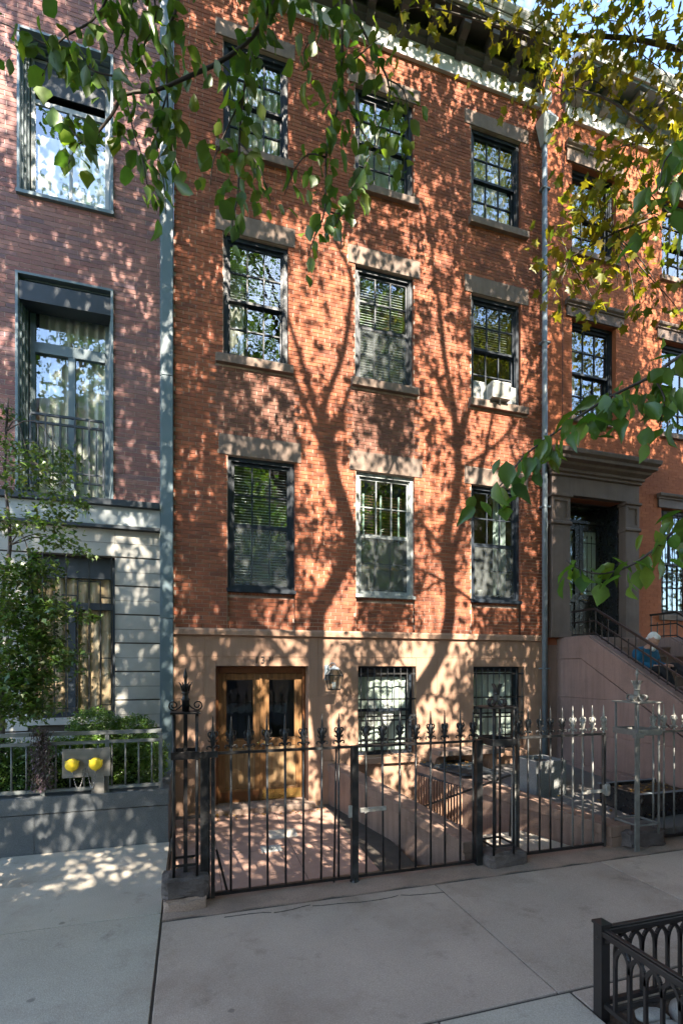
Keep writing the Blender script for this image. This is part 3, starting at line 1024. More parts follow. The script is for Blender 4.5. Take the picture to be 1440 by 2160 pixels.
def door_leaf(x0, x1, side):
    d = MB()
    y, t = 0.255, 0.045
    st = 0.105
    zs = ((-0.02, 0.19), (0.87, 0.985), (1.985, 2.07))
    d.box(x0, x0 + st, y, y + t, -0.02, 2.07)
    d.box(x1 - st, x1, y, y + t, -0.02, 2.07)
    for a, c in zs:
        d.box(x0 + st, x1 - st, y + 0.001, y + t, a, c)
    leaf = d.build("door_leaf", M['oak'], house, bevel=0.006)
    g = MB()
    g.face([(x0 + st, y + 0.025, 0.985), (x1 - st, y + 0.025, 0.985), (x1 - st, y + 0.025, 1.985), (x0 + st, y + 0.025, 1.985)])
    g.build("door_glass", M['glass_dim'], leaf)
    b_ = MB()
    for q in ((x0 + st, x0 + st + 0.022, 0.985, 1.985), (x1 - st - 0.022, x1 - st, 0.985, 1.985), (x0 + st + 0.022, x1 - st - 0.022, 0.985, 1.007), (x0 + st + 0.022, x1 - st - 0.022, 1.963, 1.985)):
        b_.box(q[0], q[1], y + 0.006, y + 0.024, q[2], q[3])
    b_.build("glazing_bead", M['oak'], leaf)
    p_ = MB()
    xa, xb, za, zb = x0 + st + 0.004, x1 - st - 0.004, 0.194, 0.866
    i = 0.055
    p_.face([(xa, y + 0.02, za), (xb, y + 0.02, za), (xb - i, y + 0.006, za + i), (xa + i, y + 0.006, za + i)])
    p_.face([(xb, y + 0.02, za), (xb, y + 0.02, zb), (xb - i, y + 0.006, zb - i), (xb - i, y + 0.006, za + i)])
    p_.face([(xb, y + 0.02, zb), (xa, y + 0.02, zb), (xa + i, y + 0.006, zb - i), (xb - i, y + 0.006, zb - i)])
    p_.face([(xa, y + 0.02, zb), (xa, y + 0.02, za), (xa + i, y + 0.006, za + i), (xa + i, y + 0.006, zb - i)])
    p_.face([(xa + i, y + 0.006, za + i), (xb - i, y + 0.006, za + i), (xb - i, y + 0.006, zb - i), (xa + i, y + 0.006, zb - i)])
    p_.build("raised_panel", M['oak_panel'], leaf)
    k = MB()
    xk = x1 - 0.05 if side < 0 else x0 + 0.05
    k.ellipsoid((xk, y - 0.045, 0.93), (0.027, 0.027, 0.027))
    k.tube([(xk, y - 0.03, 0.93), (xk, y + 0.002, 0.93)], 0.012)
    k.build("door_knob", M['brass'], leaf)
    MB().box(x0 + 0.02, x1 - 0.02, y - 0.004, y - 0.0005, 0.0, 0.15).build("kick_plate", M['brass'] if side > 0 else M['oak_dark'], leaf)
    if side > 0:
        MB().box(xk - 0.02, xk + 0.02, y - 0.006, y - 0.0005, 1.06, 1.14).build("lock_plate", M['brass'], leaf)
    return leaf


door_leaf(0.442, 1.122, -1)
door_leaf(1.128, 1.808, 1)
ag = MB()
ag.box(1.10, 1.15, 0.235, 0.254, 0.0, 2.06)
ag.build("door_astragal", M['oak'], house, bevel=0.005)
rm = MB()
room(rm, 0.40, 1.85, -0.1, 2.18, 0.345)
rm.build("hallway", M['room'], house)
MB().box(0.33, 1.95, -0.16, 0.34, -0.2, -0.02).build("door_step", M['sillstone'], house, bevel=0.012)

# street level windows with iron bars
for i, (a, c, za, zb) in enumerate(base_h[1:]):
    f = MB()
    yw = 0.17
    f.box(a + 0.002, a + 0.06, yw, yw + 0.1, za, zb - 0.002)
    f.box(c - 0.06, c - 0.002, yw, yw + 0.1, za, zb - 0.002)
    f.box(a + 0.06, c - 0.06, yw, yw + 0.1, zb - 0.06, zb - 0.002)
    f.box(a + 0.06, c - 0.06, yw, yw + 0.1, za, za + 0.06)
    f.box(a + 0.06, c - 0.06, yw + 0.01, yw + 0.06, 1.40, 1.45)
    w = f.build("window", M['frame'], house)
    pane(w, a + 0.06, c - 0.06, 1.45, zb - 0.06, yw + 0.04, M['glass_dim'])
    pane(w, a + 0.06, c - 0.06, za + 0.06, 1.40, yw + 0.05, M['glass_dim'])
    if i == 0:
        drape(a + 0.08, c - 0.08, za + 0.05, 2.0, 0.285, M['curtain_mint'], w, amp=0.012, wave=0.2)
        for xx in (3.05, 3.36):
            MB().ellipsoid((xx, 0.255, 1.36), (0.11, 0.012, 0.26)).build("chair_back", M['white'], w)
    else:
        drape(a + 0.08, c - 0.08, za + 0.05, zb - 0.1, 0.29, M['curtain_mint'], w, amp=0.012, wave=0.2)
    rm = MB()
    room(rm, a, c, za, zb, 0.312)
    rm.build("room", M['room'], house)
    s = MB()
    s.hexa([(a - 0.05, -0.07, za - 0.12), (c + 0.05, -0.07, za - 0.12), (c + 0.05, 0.2, za - 0.12), (a - 0.05, 0.2, za - 0.12),
            (a - 0.05, -0.07, za - 0.02), (c + 0.05, -0.07, za - 0.02), (c + 0.05, 0.2, za - 0.003), (a - 0.05, 0.2, za - 0.003)])
    s.build("sill", M['brownstone'], house, bevel=0.006)
    g = MB()
    for z in (zb - 0.13, 1.62, 1.33, 1.26, 0.92, 0.86):
        g.box(a + 0.01, c - 0.01, 0.012, 0.020, z - 0.014, z + 0.014)
    gr = g.build("window_grille", M['iron_grey'], house)
    n = 9
    me = MB().tube([(0, 0, za + 0.05), (0, 0, zb - 0.035)], 0.009, 6).mesh("bar", M['iron_grey'])
    for k in range(n):
        inst("bar", me, (a + 0.05 + (c - a - 0.1) * k / (n - 1), 0.002, 0), gr)
    hk = MB()                                     # small curls along the foot of the bars
    for k in range(6):
        x = a + 0.12 + (c - a - 0.24) * k / 5
        hk.tube([(x + 0.03 * math.cos(t_), -0.004, za + 0.09 - 0.045 * math.sin(t_)) for t_ in [i_ * math.pi / 6 for i_ in range(7)]], 0.006, 5)
    stuff(hk.build("grille_curls", M['iron_grey'], gr))

# ------------------------------------------------------------------ cornices
def cornice(house, x0, x1, main, dark, brack, spacing, first, bw=0.15, returns=False):
    f = MB()
    f.box(x0, x1, -0.035, 0.02, 12.755, 13.07)
    f.box(x0 - 0.01, x1 + 0.01, -0.055, 0.02, 12.745, 12.785)
    f.build("frieze", main, house)
    d = MB()
    d.prism([(-0.05, 13.07), (-0.10, 13.10), (-0.10, 13.135), (-0.15, 13.17), (-0.15, 13.20), (0.02, 13.20), (0.02, 13.07)], 'x', x0, x1)
    d.build("bed_moulding", dark, house)
    s = MB()
    s.box(x0 - 0.02, x1 + 0.02, -0.44, 0.02, 13.40, 13.455)
    s.box(x0, x1, -0.06, 0.02, 13.20, 13.40)
    s.build("soffit", dark, house)
    c = MB()
    c.prism([(-0.40, 13.455), (-0.485, 13.455), (-0.485, 13.53), (-0.50, 13.535), (-0.50, 13.555), (-0.52, 13.56), (-0.56, 13.62), (-0.575, 13.65), (-0.575, 13.675), (0.02, 13.71), (0.02, 13.455)], 'x', x0 - 0.05, x1 + 0.05)
    c.build("crown_moulding", main, house)
    ft = MB()
    for zz, yy in ((13.548, -0.508), (13.60, -0.548)):
        ft.box(x0 - 0.052, x1 + 0.052, yy, yy + 0.02, zz, zz + 0.012)
    ft.build("fillet", dark, house)
    poly = [(-0.045, 13.02), (-0.12, 13.05), (-0.155, 13.10), (-0.15, 13.16), (-0.21, 13.20), (-0.34, 13.22), (-0.40, 13.27), (-0.405, 13.34), (-0.37, 13.40), (-0.045, 13.40)]
    me = MB().prism(poly, 'x', -bw / 2, bw / 2).mesh("bracket", brack)
    x = first
    while x < x1:
        inst("bracket", me, (x, 0, 0), house)
        x += spacing


cornice(house, X0, 6.30, M['cornice'], M['cornice_dark'], M['cornice_dark'], 0.56, 0.1, 0.13)

# ------------------------------------------------------------------ the modern brick house on the left
lh = thing("modern_house", "purple brick house with grey steel window surrounds above a pale stone ground floor", "house", (-3, 0, 0))
LX0, LX1 = -6.5, -0.41
lw_up = (-2.30, -1.067, 8.83, 11.13)
lw_mid = (-2.32, -1.067, 4.62, 7.70)
lw_g = (-2.17, -1.05, 1.45, 3.78)
lw_up2 = (-5.2, -3.9, 8.83, 11.13)
lw_mid2 = (-5.2, -3.9, 4.62, 7.70)
wl = MB()
holed_wall(wl, LX0, LX1, 4.62, 14.2, [lw_up, lw_mid, lw_up2, lw_mid2], 0.006, 0.05)
wl.build("wall", M['mortar_b'], lh)
bl = lay(-3.3, LX1, 4.625, 14.1, 0.305, 0.067, [lw_up, lw_mid, lw_up2, lw_mid2], 0.008)
bl += lay(LX0, -3.3, 4.625, 14.1, 0.305, 0.067, [lw_up2, lw_mid2], 0.008)
set_bricks(lh, bl, M['brick_b'])
shell(lh, LX0, LX1, 14.2, M['steel_dark'])
pr = MB()
for za, zb in ((-0.4, 2.9), (2.91, 6.55), (6.56, 10.1), (10.11, 14.3)):
    pr.box(-0.405, -0.24, -0.055, 0.3, za, zb)
    pr.box(-0.425, -0.405, -0.02, 0.1, za, zb)
pr.build("steel_pier", M['steel'], lh, bevel=0.004)
bd = MB()
bd.box(LX0, -0.427, -0.09, 0.1, 4.525, 4.612)
bd.build("drip_ledge", M['steel_dark'], lh, bevel=0.004)
bd = MB()
for xa, xb in ((LX0, -3.9), (-3.895, -1.75), (-1.745, -0.427)):
    bd.box(xa, xb, -0.02, 0.1, 4.255, 4.52)
bd.build("band_panel", M['steel_pale'], lh)
bd = MB()
bd.prism([(-0.02, 4.25), (-0.10, 4.225), (-0.10, 4.19), (0.1, 4.19), (0.1, 4.25)], 'x', LX0, -0.427)
bd.build("lower_ledge", M['steel_dark'], lh)

def surround(x0, x1, z0, z1, depth=0.30, w=0.035):
    s = MB()
    s.box(x0, x0 + w, -0.03, depth, z0, z1)
    s.box(x1 - w, x1, -0.03, depth, z0, z1)
    s.box(x0 + w, x1 - w, -0.03, depth, z1 - w, z1)
    s.box(x0 - 0.01, x1 + 0.01, -0.05, depth, z0 - 0.05, z0)
    for i, yy in enumerate((0.06, 0.13, 0.20)):          # stepped inner frame
        a = w + 0.012 * (i + 1) * 1.6
        s.box(x0 + w, x0 + a, yy, yy + 0.05, z0, z1 - w)
        s.box(x1 - a, x1 - w, yy, yy + 0.05, z0, z1 - w)
        s.box(x0 + a, x1 - a, yy, yy + 0.05, z1 - a, z1 - w)
    return s.build("window", M['steel'], lh, bevel=0.003)


for q in (lw_up, lw_up2):
    w = surround(*q)
    x0, x1, z0, z1 = q[0] + 0.10, q[1] - 0.10, q[2], q[3] - 0.10
    s = MB()
    s.box(x0, x0 + 0.05, 0.26, 0.31, z0, z1)
    s.box(x1 - 0.05, x1, 0.26, 0.31, z0, z1)
    s.box(x0 + 0.05, x1 - 0.05, 0.26, 0.31, z1 - 0.05, z1)
    s.box(x0 + 0.05, x1 - 0.05, 0.26, 0.31, z0, z0 + 0.05)
    s.box(x0 + 0.05, x1 - 0.05, 0.265, 0.305, z0 + 1.55, z0 + 1.62)
    s.box((x0 + x1) / 2 - 0.02, (x0 + x1) / 2 + 0.02, 0.265, 0.305, z0 + 0.05, z0 + 1.55)
    s.build("casement", M['steel_pale'], w)
    xm = (x0 + x1) / 2
    pane(w, x0 + 0.05, xm - 0.02, z0 + 0.05, z0 + 1.55, 0.28, M['glass'])
    pane(w, xm + 0.02, x1 - 0.05, z0 + 0.05, z0 + 1.55, 0.28, M['glass'])
    MB().box(x0 + 0.05, x1 - 0.05, 0.24, 0.259, z0 + 1.72, z1 - 0.06).build("roller_shade", M['steel_dark'], w)
    MB().box(x0 + 0.06, x1 - 0.06, 0.36, 0.37, z0 + 0.05, z0 + 1.2).build("window_shade", M['white'], w)
for q in (lw_mid, lw_mid2):
    w = surround(*q)
    x0, x1, z0, z1 = q[0] + 0.10, q[1] - 0.10, q[2], q[3] - 0.10
    s = MB()
    s.box(x0, x0 + 0.07, 0.27, 0.33, z0, z1)
    s.box(x1 - 0.05, x1, 0.27, 0.33, z0, z1)
    s.box(x0 + 0.07, x1 - 0.05, 0.27, 0.33, z1 - 0.06, z1)
    s.box(x0 + 0.07, x1 - 0.05, 0.27, 0.33, z0, z0 + 0.07)
    s.box(x0 + 0.07, x1 - 0.05, 0.255, 0.325, 6.76, 6.91)
    xm = x0 + 0.55
    s.box(xm - 0.045, xm + 0.045, 0.26, 0.32, z0 + 0.07, 6.76)
    s.build("casement", M['steel'], w)
    pane(w, x0 + 0.07, x1 - 0.05, 6.91, z1 - 0.06, 0.30, M['glass'])
    pane(w, x0 + 0.07, xm - 0.045, z0 + 0.07, 6.76, 0.30, M['glass'])
    pane(w, xm + 0.045, x1 - 0.05, z0 + 0.07, 6.76, 0.30, M['glass'])
    drape(x0 + 0.1, x1 - 0.06, z0 + 0.06, z1 - 0.1, 0.38, M['curtain'], w, amp=0.03, wave=0.13)
    MB().box(q[0] + 0.035, q[1] - 0.035, -0.01, 0.26, z1 - 0.28, z1 - 0.02).build("header_box", M['steel_dark'], w)
rm = MB()
for q in (lw_up, lw_mid, lw_up2, lw_mid2):
    room(rm, q[0], q[1], q[2] - 0.0, q[3], 0.335, 1.3, 0.12)
rm.build("room", M['room'], lh)

# pale stone ground floor: long panels with a deep joint after every second course
gw = MB()
holed_wall(gw, LX0, LX1, -0.4, 4.19, [lw_g], 0.018, 0.28)
gw.build("ground_floor_wall", M['joint'], lh)
zs = [3.99 - 0.2105 * i for i in range(22)]
for i, z in enumerate(zs):
    zt = z + 0.2105
    g0 = 0.010 if i % 2 == 1 else 0.003
    za, zb = z + (0.003 if i % 2 == 0 else 0.020), zt - 0.002
    if z < -0.3:
        break
    if i < 1:
        za = 3.99 + 0.003
        segs = ((LX0, -3.4), (-3.397, -1.05), (-1.046, LX1))
        zb = 4.188
    elif zt <= 3.80:
        segs = ((LX0, -3.6), (-3.595, -2.172), (-1.048, LX1))
        if zt < 1.46:
            segs = ((LX0, -3.6), (-3.595, -2.172), (-2.169, -1.051), (-1.048, LX1))
    else:
        segs = ((LX0, -3.4), (-3.397, -1.05), (-1.046, LX1))
    for a, c in segs:
        MB().box(a, c, 0.0, 0.05, za, zb).build("stone_panel", M['limestone'], lh, bevel=0.003)
s = MB()
x0, x1, z0, z1 = lw_g
s.box(x0, x0 + 0.05, 0.16, 0.24, z0, z1)
s.box(x1 - 0.05, x1, 0.16, 0.24, z0, z1)
s.box(x0 + 0.05, x1 - 0.05, 0.16, 0.24, z1 - 0.30, z1)
s.box(x0 + 0.05, x1 - 0.05, 0.16, 0.24, z0, z0 + 0.06)
s.box(x0 + 0.05, x1 - 0.05, 0.17, 0.23, 3.02, 3.12)
s.box(-1.70, -1.60, 0.165, 0.235, z0 + 0.06, 3.02)
w = s.build("window", M['steel_dark'], lh)
pane(w, x0 + 0.05, x1 - 0.05, 3.12, z1 - 0.30, 0.2, M['glass_dim'])
pane(w, x0 + 0.05, -1.70, z0 + 0.06, 3.02, 0.2, M['glass_dim'])
pane(w, -1.60, x1 - 0.05, z0 + 0.06, 3.02, 0.2, M['glass_dim'])
drape(x0 + 0.06, x1 - 0.06, z0 + 0.02, z1 - 0.05, 0.262, M['curtain_tan'], w, amp=0.02, wave=0.16)
rm = MB()
room(rm, x0, x1, z0, z1, 0.29)
rm.build("room", M['room'], lh)
MB().box(x0 - 0.03, x1 + 0.03, -0.06, 0.16, z0 - 0.10, z0 - 0.003).build("sill", M['limestone'], lh, bevel=0.004)
g = MB()
gx = [x0 + 0.04 + (x1 - x0 - 0.08) * i / 7 for i in range(8)]
gz = {0: 3.45, 1: 3.78, 2: 3.45, 3: 3.78, 4: 3.42, 5: 3.70, 6: 3.42, 7: 3.78}
for a, c, z in ((0, 2, 3.44), (2, 4, 3.20), (4, 6, 3.41), (2, 4, 2.30), (6, 7, 2.30), (2, 4, 1.58), (4, 6, 1.55), (6, 7, 3.18), (0, 2, 1.50), (6, 7, 1.62)):
    g.bar((gx[a], -0.012, z), (gx[c], -0.012, z), 0.016)
gr = g.build("window_grille", M['iron_grey'], lh)
for i, x in enumerate(gx):
    MB().bar((x, -0.028, z0 + 0.02), (x, -0.028, gz[i]), 0.018).build("bar", M['iron_grey'], gr)

# balcony railing before the tall window
br_ = MB()
for z in (5.715, 5.60):
    br_.bar((-2.12, -0.07, z), (-1.19, -0.07, z), 0.03)
for z in (4.93, 4.80):
    br_.bar((-2.12, -0.07, z), (-1.19, -0.07, z), 0.022)
rl = br_.build("balcony_railing", M['steel_dark'], lh)
for i in range(11):
    x = -2.12 + 0.93 * i / 10
    big = i % 2 == 0
    MB().bar((x, -0.072, 4.72 if big else 4.81), (x, -0.072, 5.70 if big else 5.59), 0.024 if big else 0.014).build("baluster", M['steel_dark'], rl)

# ------------------------------------------------------------------ the orange brick house on the right
rh = thing("brick_house", "orange brick row house with brown stone doorway, black sash windows and bracketed grey cornice", "house", (10, 0, 0))
RX0, RX1 = 6.43, 14.5
rc = [(7.10, 8.17), (9.36, 10.43), (11.7, 12.77)]
rF2 = [c + (7.05, 8.965) for c in rc]
rF3 = [c + (10.30, 11.965) for c in rc]
rF1 = [(9.348, 10.42, 3.27, 5.475), (11.7, 12.77, 3.27, 5.475)]
door_h = (6.93, 8.31, 2.70, 5.46)
rholes = rF1 + rF2 + rF3 + [door_h]
wl = MB()
holed_wall(wl, RX0, RX1, 2.60, 13.66, rholes, 0.004, 0.20)
wl.build("wall", M['mortar_c'], rh)
rv = MB()
for a, c, za, zb in rF1 + rF2 + rF3:
    rv.box(c - 0.002, c + 0.004, 0.008, 0.12, za, zb)
    rv.box(a - 0.004, a + 0.002, 0.008, 0.12, za, zb)
rv.build("window_jambs", M['brick_c'], rh)
rl_ = [(c[0] - 0.14, c[1] + 0.17, 8.975, 9.22) for c in rc] + [(c[0] - 0.14, c[1] + 0.17, 11.975, 12.26) for c in rc] + [(9.25, 10.56, 5.485, 5.70), (11.6, 12.9, 5.485, 5.70)]
rs_ = [(c[0] - 0.06, c[1] + 0.06, 6.94, 7.045) for c in rc] + [(c[0] - 0.06, c[1] + 0.06, 10.19, 10.295) for c in rc] + [(9.29, 10.48, 3.15, 3.265), (11.64, 12.83, 3.15, 3.265)]
br = lay(RX0 + 0.005, RX1, 2.605, 12.75, 0.203, 0.060, rholes + rl_ + rs_ + [(6.55, 8.62, 2.5, 5.8)], 0.005)
set_bricks(rh, br, M['brick_c'])
shell(rh, RX0, RX1, 13.66, M['steel_dark'])
for a, c, za, zb in rl_:
    s = MB()
    s.box(a, c, -0.03, 0.18, za, zb - 0.05)
    s.prism([(-0.03, zb - 0.05), (-0.055, zb - 0.04), (-0.055, zb - 0.015), (-0.09, zb + 0.01), (-0.10, zb + 0.04), (-0.10, zb + 0.06), (0.18, zb + 0.075), (0.18, zb - 0.05)], 'x', a - 0.03, c + 0.03)
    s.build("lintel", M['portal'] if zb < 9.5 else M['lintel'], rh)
for a, c, za, zb in rs_:
    MB().box(a, c, -0.06, 0.18, za, zb).build("sill", M['lintel'], rh, bevel=0.006)
for q in rF2 + rF3:
    w = sash_window(rh, *q, y=0.12)
    drape(q[0] + 0.09, q[0] + 0.35, q[2] + 0.06, q[3] - 0.1, 0.36, M['curtain'], w, seed=q[0])
for q in rF1:
    w = sash_window(rh, *q, y=0.13)
    drape(q[0] + 0.09, q[1] - 0.09, q[2] + 0.06, q[3] - 0.1, 0.36, M['curtain_mint'], w, seed=q[0])
    g = MB()
    for z in (4.95, 4.15, 3.34):
        g.box(q[0] + 0.01, q[1] - 0.01, 0.044, 0.054, z - 0.012, z + 0.012)
    gr = g.build("window_grille", M['iron'], rh)
    me = MB().lathe([(0.009, 3.30), (0.009, 3.9), (0.02, 3.93), (0.009, 3.96), (0.009, 4.17), (0.022, 4.22), (0.009, 4.27), (0.009, 4.85), (0.02, 4.88), (0.009, 4.91), (0.009, 5.42)], 0, 0, 6).mesh("bar", M['iron'])
    for k in range(8):
        inst("bar", me, (q[0] + 0.06 + (q[1] - q[0] - 0.12) * k / 7, 0.03, 0), gr)
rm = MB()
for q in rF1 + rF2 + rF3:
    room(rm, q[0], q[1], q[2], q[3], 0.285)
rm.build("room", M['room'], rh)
cornice(rh, 6.93, RX1, M['cornice'], M['steel'], M['cornice_warm'], 0.66, 7.12, 0.17)

# doorway: pilasters with panelled caps, plain frieze and a heavy moulded hood
def pilaster(x0, x1):
    s = MB()
    y = -0.12
    s.box(x0 - 0.015, x1 + 0.015, y - 0.02, 0.30, 2.74, 2.86)
    s.box(x0, x1, y, 0.30, 2.86, 4.88)
    s.prism([(y, 4.88), (y - 0.03, 4.90), (y - 0.03, 4.94), (y - 0.005, 4.96), (0.30, 4.96), (0.30, 4.88)], 'x', x0 - 0.025, x1 + 0.025)
    s.box(x0, x1, y + 0.02, 0.30, 4.96, 5.40)
    for q in ((x0, x0 + 0.06, 4.96, 5.40), (x1 - 0.06, x1, 4.96, 5.40), (x0 + 0.06, x1 - 0.06, 4.96, 5.02), (x0 + 0.06, x1 - 0.06, 5.34, 5.40)):
        s.box(q[0], q[1], y - 0.004, y + 0.02, q[2], q[3])
    s.prism([(y, 5.40), (y - 0.04, 5.42), (y - 0.04, 5.46), (0.30, 5.465), (0.30, 5.40)], 'x', x0 - 0.035, x1 + 0.035)
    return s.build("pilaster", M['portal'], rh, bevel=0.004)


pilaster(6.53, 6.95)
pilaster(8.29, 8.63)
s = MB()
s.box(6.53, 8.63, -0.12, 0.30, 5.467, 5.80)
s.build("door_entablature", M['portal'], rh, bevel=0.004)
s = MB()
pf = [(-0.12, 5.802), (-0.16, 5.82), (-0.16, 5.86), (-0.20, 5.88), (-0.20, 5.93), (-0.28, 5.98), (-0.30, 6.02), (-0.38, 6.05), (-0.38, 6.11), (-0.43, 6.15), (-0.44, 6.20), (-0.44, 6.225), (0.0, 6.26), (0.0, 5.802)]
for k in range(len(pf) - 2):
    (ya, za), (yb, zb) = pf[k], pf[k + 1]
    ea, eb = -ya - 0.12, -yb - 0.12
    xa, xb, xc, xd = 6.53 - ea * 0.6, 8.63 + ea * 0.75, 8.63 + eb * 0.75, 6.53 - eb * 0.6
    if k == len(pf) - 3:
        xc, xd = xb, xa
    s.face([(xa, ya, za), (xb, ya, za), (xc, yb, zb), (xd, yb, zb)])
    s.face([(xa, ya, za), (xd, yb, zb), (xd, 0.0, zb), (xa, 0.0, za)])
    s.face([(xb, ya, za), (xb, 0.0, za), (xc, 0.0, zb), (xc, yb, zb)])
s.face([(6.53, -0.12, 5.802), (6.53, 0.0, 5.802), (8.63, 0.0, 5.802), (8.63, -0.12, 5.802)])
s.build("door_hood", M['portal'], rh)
s = MB()
s.box(6.952, 7.03, 0.30, 0.52, 2.76, 5.46)
s.box(8.20, 8.288, 0.28, 0.52, 2.76, 5.46)
s.box(8.24, 8.288, 0.05, 0.28, 2.76, 5.46)
s.box(7.03, 8.20, 0.30, 0.52, 5.40, 5.46)
s.box(7.03, 8.20, 0.34, 0.50, 5.10, 5.17)
s.build("door_frame", M['black_door'], rh, bevel=0.006)
t = MB()
t.face([(7.03, 0.42, 5.17), (8.20, 0.42, 5.17), (8.20, 0.42, 5.40), (7.03, 0.42, 5.40)])
t.build("transom_glass", M['glass_dim'], rh)
for i, (xa, xb) in enumerate(((7.032, 7.61), (7.616, 8.198))):
    d = MB()
    y = 0.38
    d.box(xa, xa + 0.10, y, y + 0.05, 2.78, 5.10)
    d.box(xb - 0.10, xb, y, y + 0.05, 2.78, 5.10)
    d.box(xa + 0.10, xb - 0.10, y, y + 0.05, 4.98, 5.10)
    d.box(xa + 0.10, xb - 0.10, y, y + 0.05, 3.50, 3.66)
    d.box(xa + 0.10, xb - 0.10, y, y + 0.05, 2.78, 2.98)
    d.box(xa + 0.10, xb - 0.10, y + 0.025, y + 0.04, 2.98, 3.50)
    lf = d.build("door_leaf", M['black_door'], rh, bevel=0.005)
    g = MB()
    g.face([(xa + 0.10, y + 0.03, 3.66), (xb - 0.10, y + 0.03, 3.66), (xb - 0.10, y + 0.03, 4.98), (xa + 0.10, y + 0.03, 4.98)])
    g.build("door_glass", M['glass_dim'], lf)
    g = MB()
    for z in (4.72, 3.74):
        g.box(xa + 0.10, xb - 0.10, y - 0.014, y - 0.006, z - 0.008, z + 0.008)
    for k in range(3):
        x = xa + 0.175 + k * 0.115
        g.lathe([(0.006, 3.70), (0.006, 4.0), (0.016, 4.04), (0.006, 4.08), (0.018, 4.13), (0.006, 4.18), (0.006, 4.80), (0.014, 4.83), (0.004, 4.88)], x, y - 0.018, 6)
    stuff(g.build("door_bars", M['iron'], lf))
    if i == 1:
        k = MB()
        k.tube([(xa + 0.05, y - 0.02, 3.55), (xa + 0.05, y - 0.06, 3.55), (xa + 0.17, y - 0.065, 3.53)], 0.012)
        k.ellipsoid((xa + 0.05, y - 0.01, 3.68), (0.025, 0.015, 0.025))
        k.build("door_handle", M['brass'], lf)
drape(7.1, 8.15, 3.6, 5.0, 0.50, M['curtain_mint'], rh, amp=0.015, wave=0.07)
rm = MB()
room(rm, 6.96, 8.28, 2.7, 5.46, 0.53)
rm.build("hallway", M['room'], rh)
bw = MB()
holed_wall(bw, RX0, RX1, -1.4, 2.60, [], 0.004, 0.3)
bw.build("base_wall", M['stoopstone'], rh)

# ------------------------------------------------------------------ stoop
st = thing("stoop", "brown stone stoop with solid side walls climbing to the black double door", "stoop", (7.8, -2.5, 0))
NOS = []
z, y = 2.65, -0.50
MB().box(7.05, 8.66, -0.50, 0.30, 0.0, 2.735).build("landing", M['stoopstone'], st, bevel=0.01)
y = -0.50
z = 2.735
for k in range(15):
    z -= 0.177
    ya = y - 0.27
    s = MB()
    s.box(7.05, 8.66, ya, y, max(-0.05, z - 1.0), z - 0.035)
    s.box(7.05, 8.66, ya - 0.03, y, z - 0.034, z)
    s.build("step", M['stoopstone'], st, bevel=0.008)
    y = ya
    if z < 0.2:
        break
SL = 0.602


def cheek(x0, x1, name):
    def top(y):
        return 2.715 if y > -0.79 else 2.715 - (-0.79 - y) * SL
    yE = -4.6
    zb = -0.1
    cop = [(0.0, 2.33), (0.0, 2.715), (-0.79, 2.715), (yE, top(yE)), (yE, top(yE) - 0.44), (-0.62, 2.33)]
    c = MB().prism(cop, 'x', x0 - 0.012, x1 + 0.012).build("coping", M['stoopstone'], st, bevel=0.012)
    c2 = MB().prism([(0.0, 2.716), (0.0, 2.745), (-0.78, 2.745), (yE, top(yE) + 0.033), (yE, top(yE) + 0.003), (-0.79, 2.716)], 'x', x0 + 0.03, x1 - 0.02)
    c2.build("coping_cap", M['stoopstone'], c, bevel=0.006)
    rows = [(1.62, 2.325), (1.0, 1.615), (0.45, 0.995), (-0.1, 0.445)]
    for r_i, (za, zb2) in enumerate(rows):
        def lim(z):                                 # how far out the wall reaches at height z under the coping
            return -0.62 - (2.322 - z) / SL
        cuts = [0.0, -0.62 - 0.9 * (r_i % 2), -1.9 - 0.5 * (r_i % 2), -3.2, -4.6]
        for ya, yb in zip(cuts, cuts[1:]):
            l0, l1 = lim(zb2), lim(za)
            if ya <= l1 + 0.02:
                continue
            pts = [(ya, za), (ya, min(zb2, zb2 if ya > l0 else za + (ya - l1) * SL))]
            e = max(yb, l1)
            if l0 < ya and l0 > e:
                pts.append((l0, zb2))
            pts.append((e, zb2 if e >= l0 else za + (e - l1) * SL))
            if e > l1 + 1e-4:
                pts.append((e, za))
            cl = []
            for p in pts:
                if not cl or (abs(p[0] - cl[-1][0]) + abs(p[1] - cl[-1][1])) > 0.004:
                    cl.append(p)
            if len(cl) >= 3:
                sh = [(p[0] - 0.002 if p[0] == ya and ya < 0 else p[0], p[1]) for p in cl]
                MB().prism(sh, 'x', x0, x1).build("stone_block", M['stoopstone'], st)


cheek(6.75, 7.05, "l")
cheek(8.66, 8.96, "r")
MB().box(6.70, 6.749, -4.6, -0.01, 0.2, 0.42).build("plinth", M['stoopstone'], st, bevel=0.01)


def stair_rail(x, label):
    r = thing("stair_railing", label, "railing", (x, -2.4, 1.6), "railings of the brown stone stoop")
    def top(y):
        return 2.745 if y > -0.79 else 2.748 - (-0.79 - y) * SL
    yE = -4.3
    for name, dz, wd in (("handrail", 0.47, 0.036), ("middle_rail", 0.26, 0.024), ("bottom_rail", 0.035, 0.022)):
        s = MB()
        s.bar((x, -0.22, 2.745 + dz), (x, -0.78, 2.745 + dz), wd)
        s.bar((x, -0.78, 2.745 + dz), (x, yE, top(yE) + dz), wd)
        s.build(name, M['iron_brown'], r)
    n = 30
    for k in range(n):
        y = -0.24 - (-yE - 0.26) * k / (n - 1)
        hgt = 0.46 if k % 2 == 0 else 0.31
        MB().bar((x, y, top(y) - 0.004), (x, y, top(y) + hgt), 0.014).build("baluster", M['iron_brown'], r)


stair_rail(6.90, "black iron stair railing in front of the seated man, on the near stoop wall")
stair_rail(8.80, "black iron stair railing behind the seated man, on the far stoop wall")

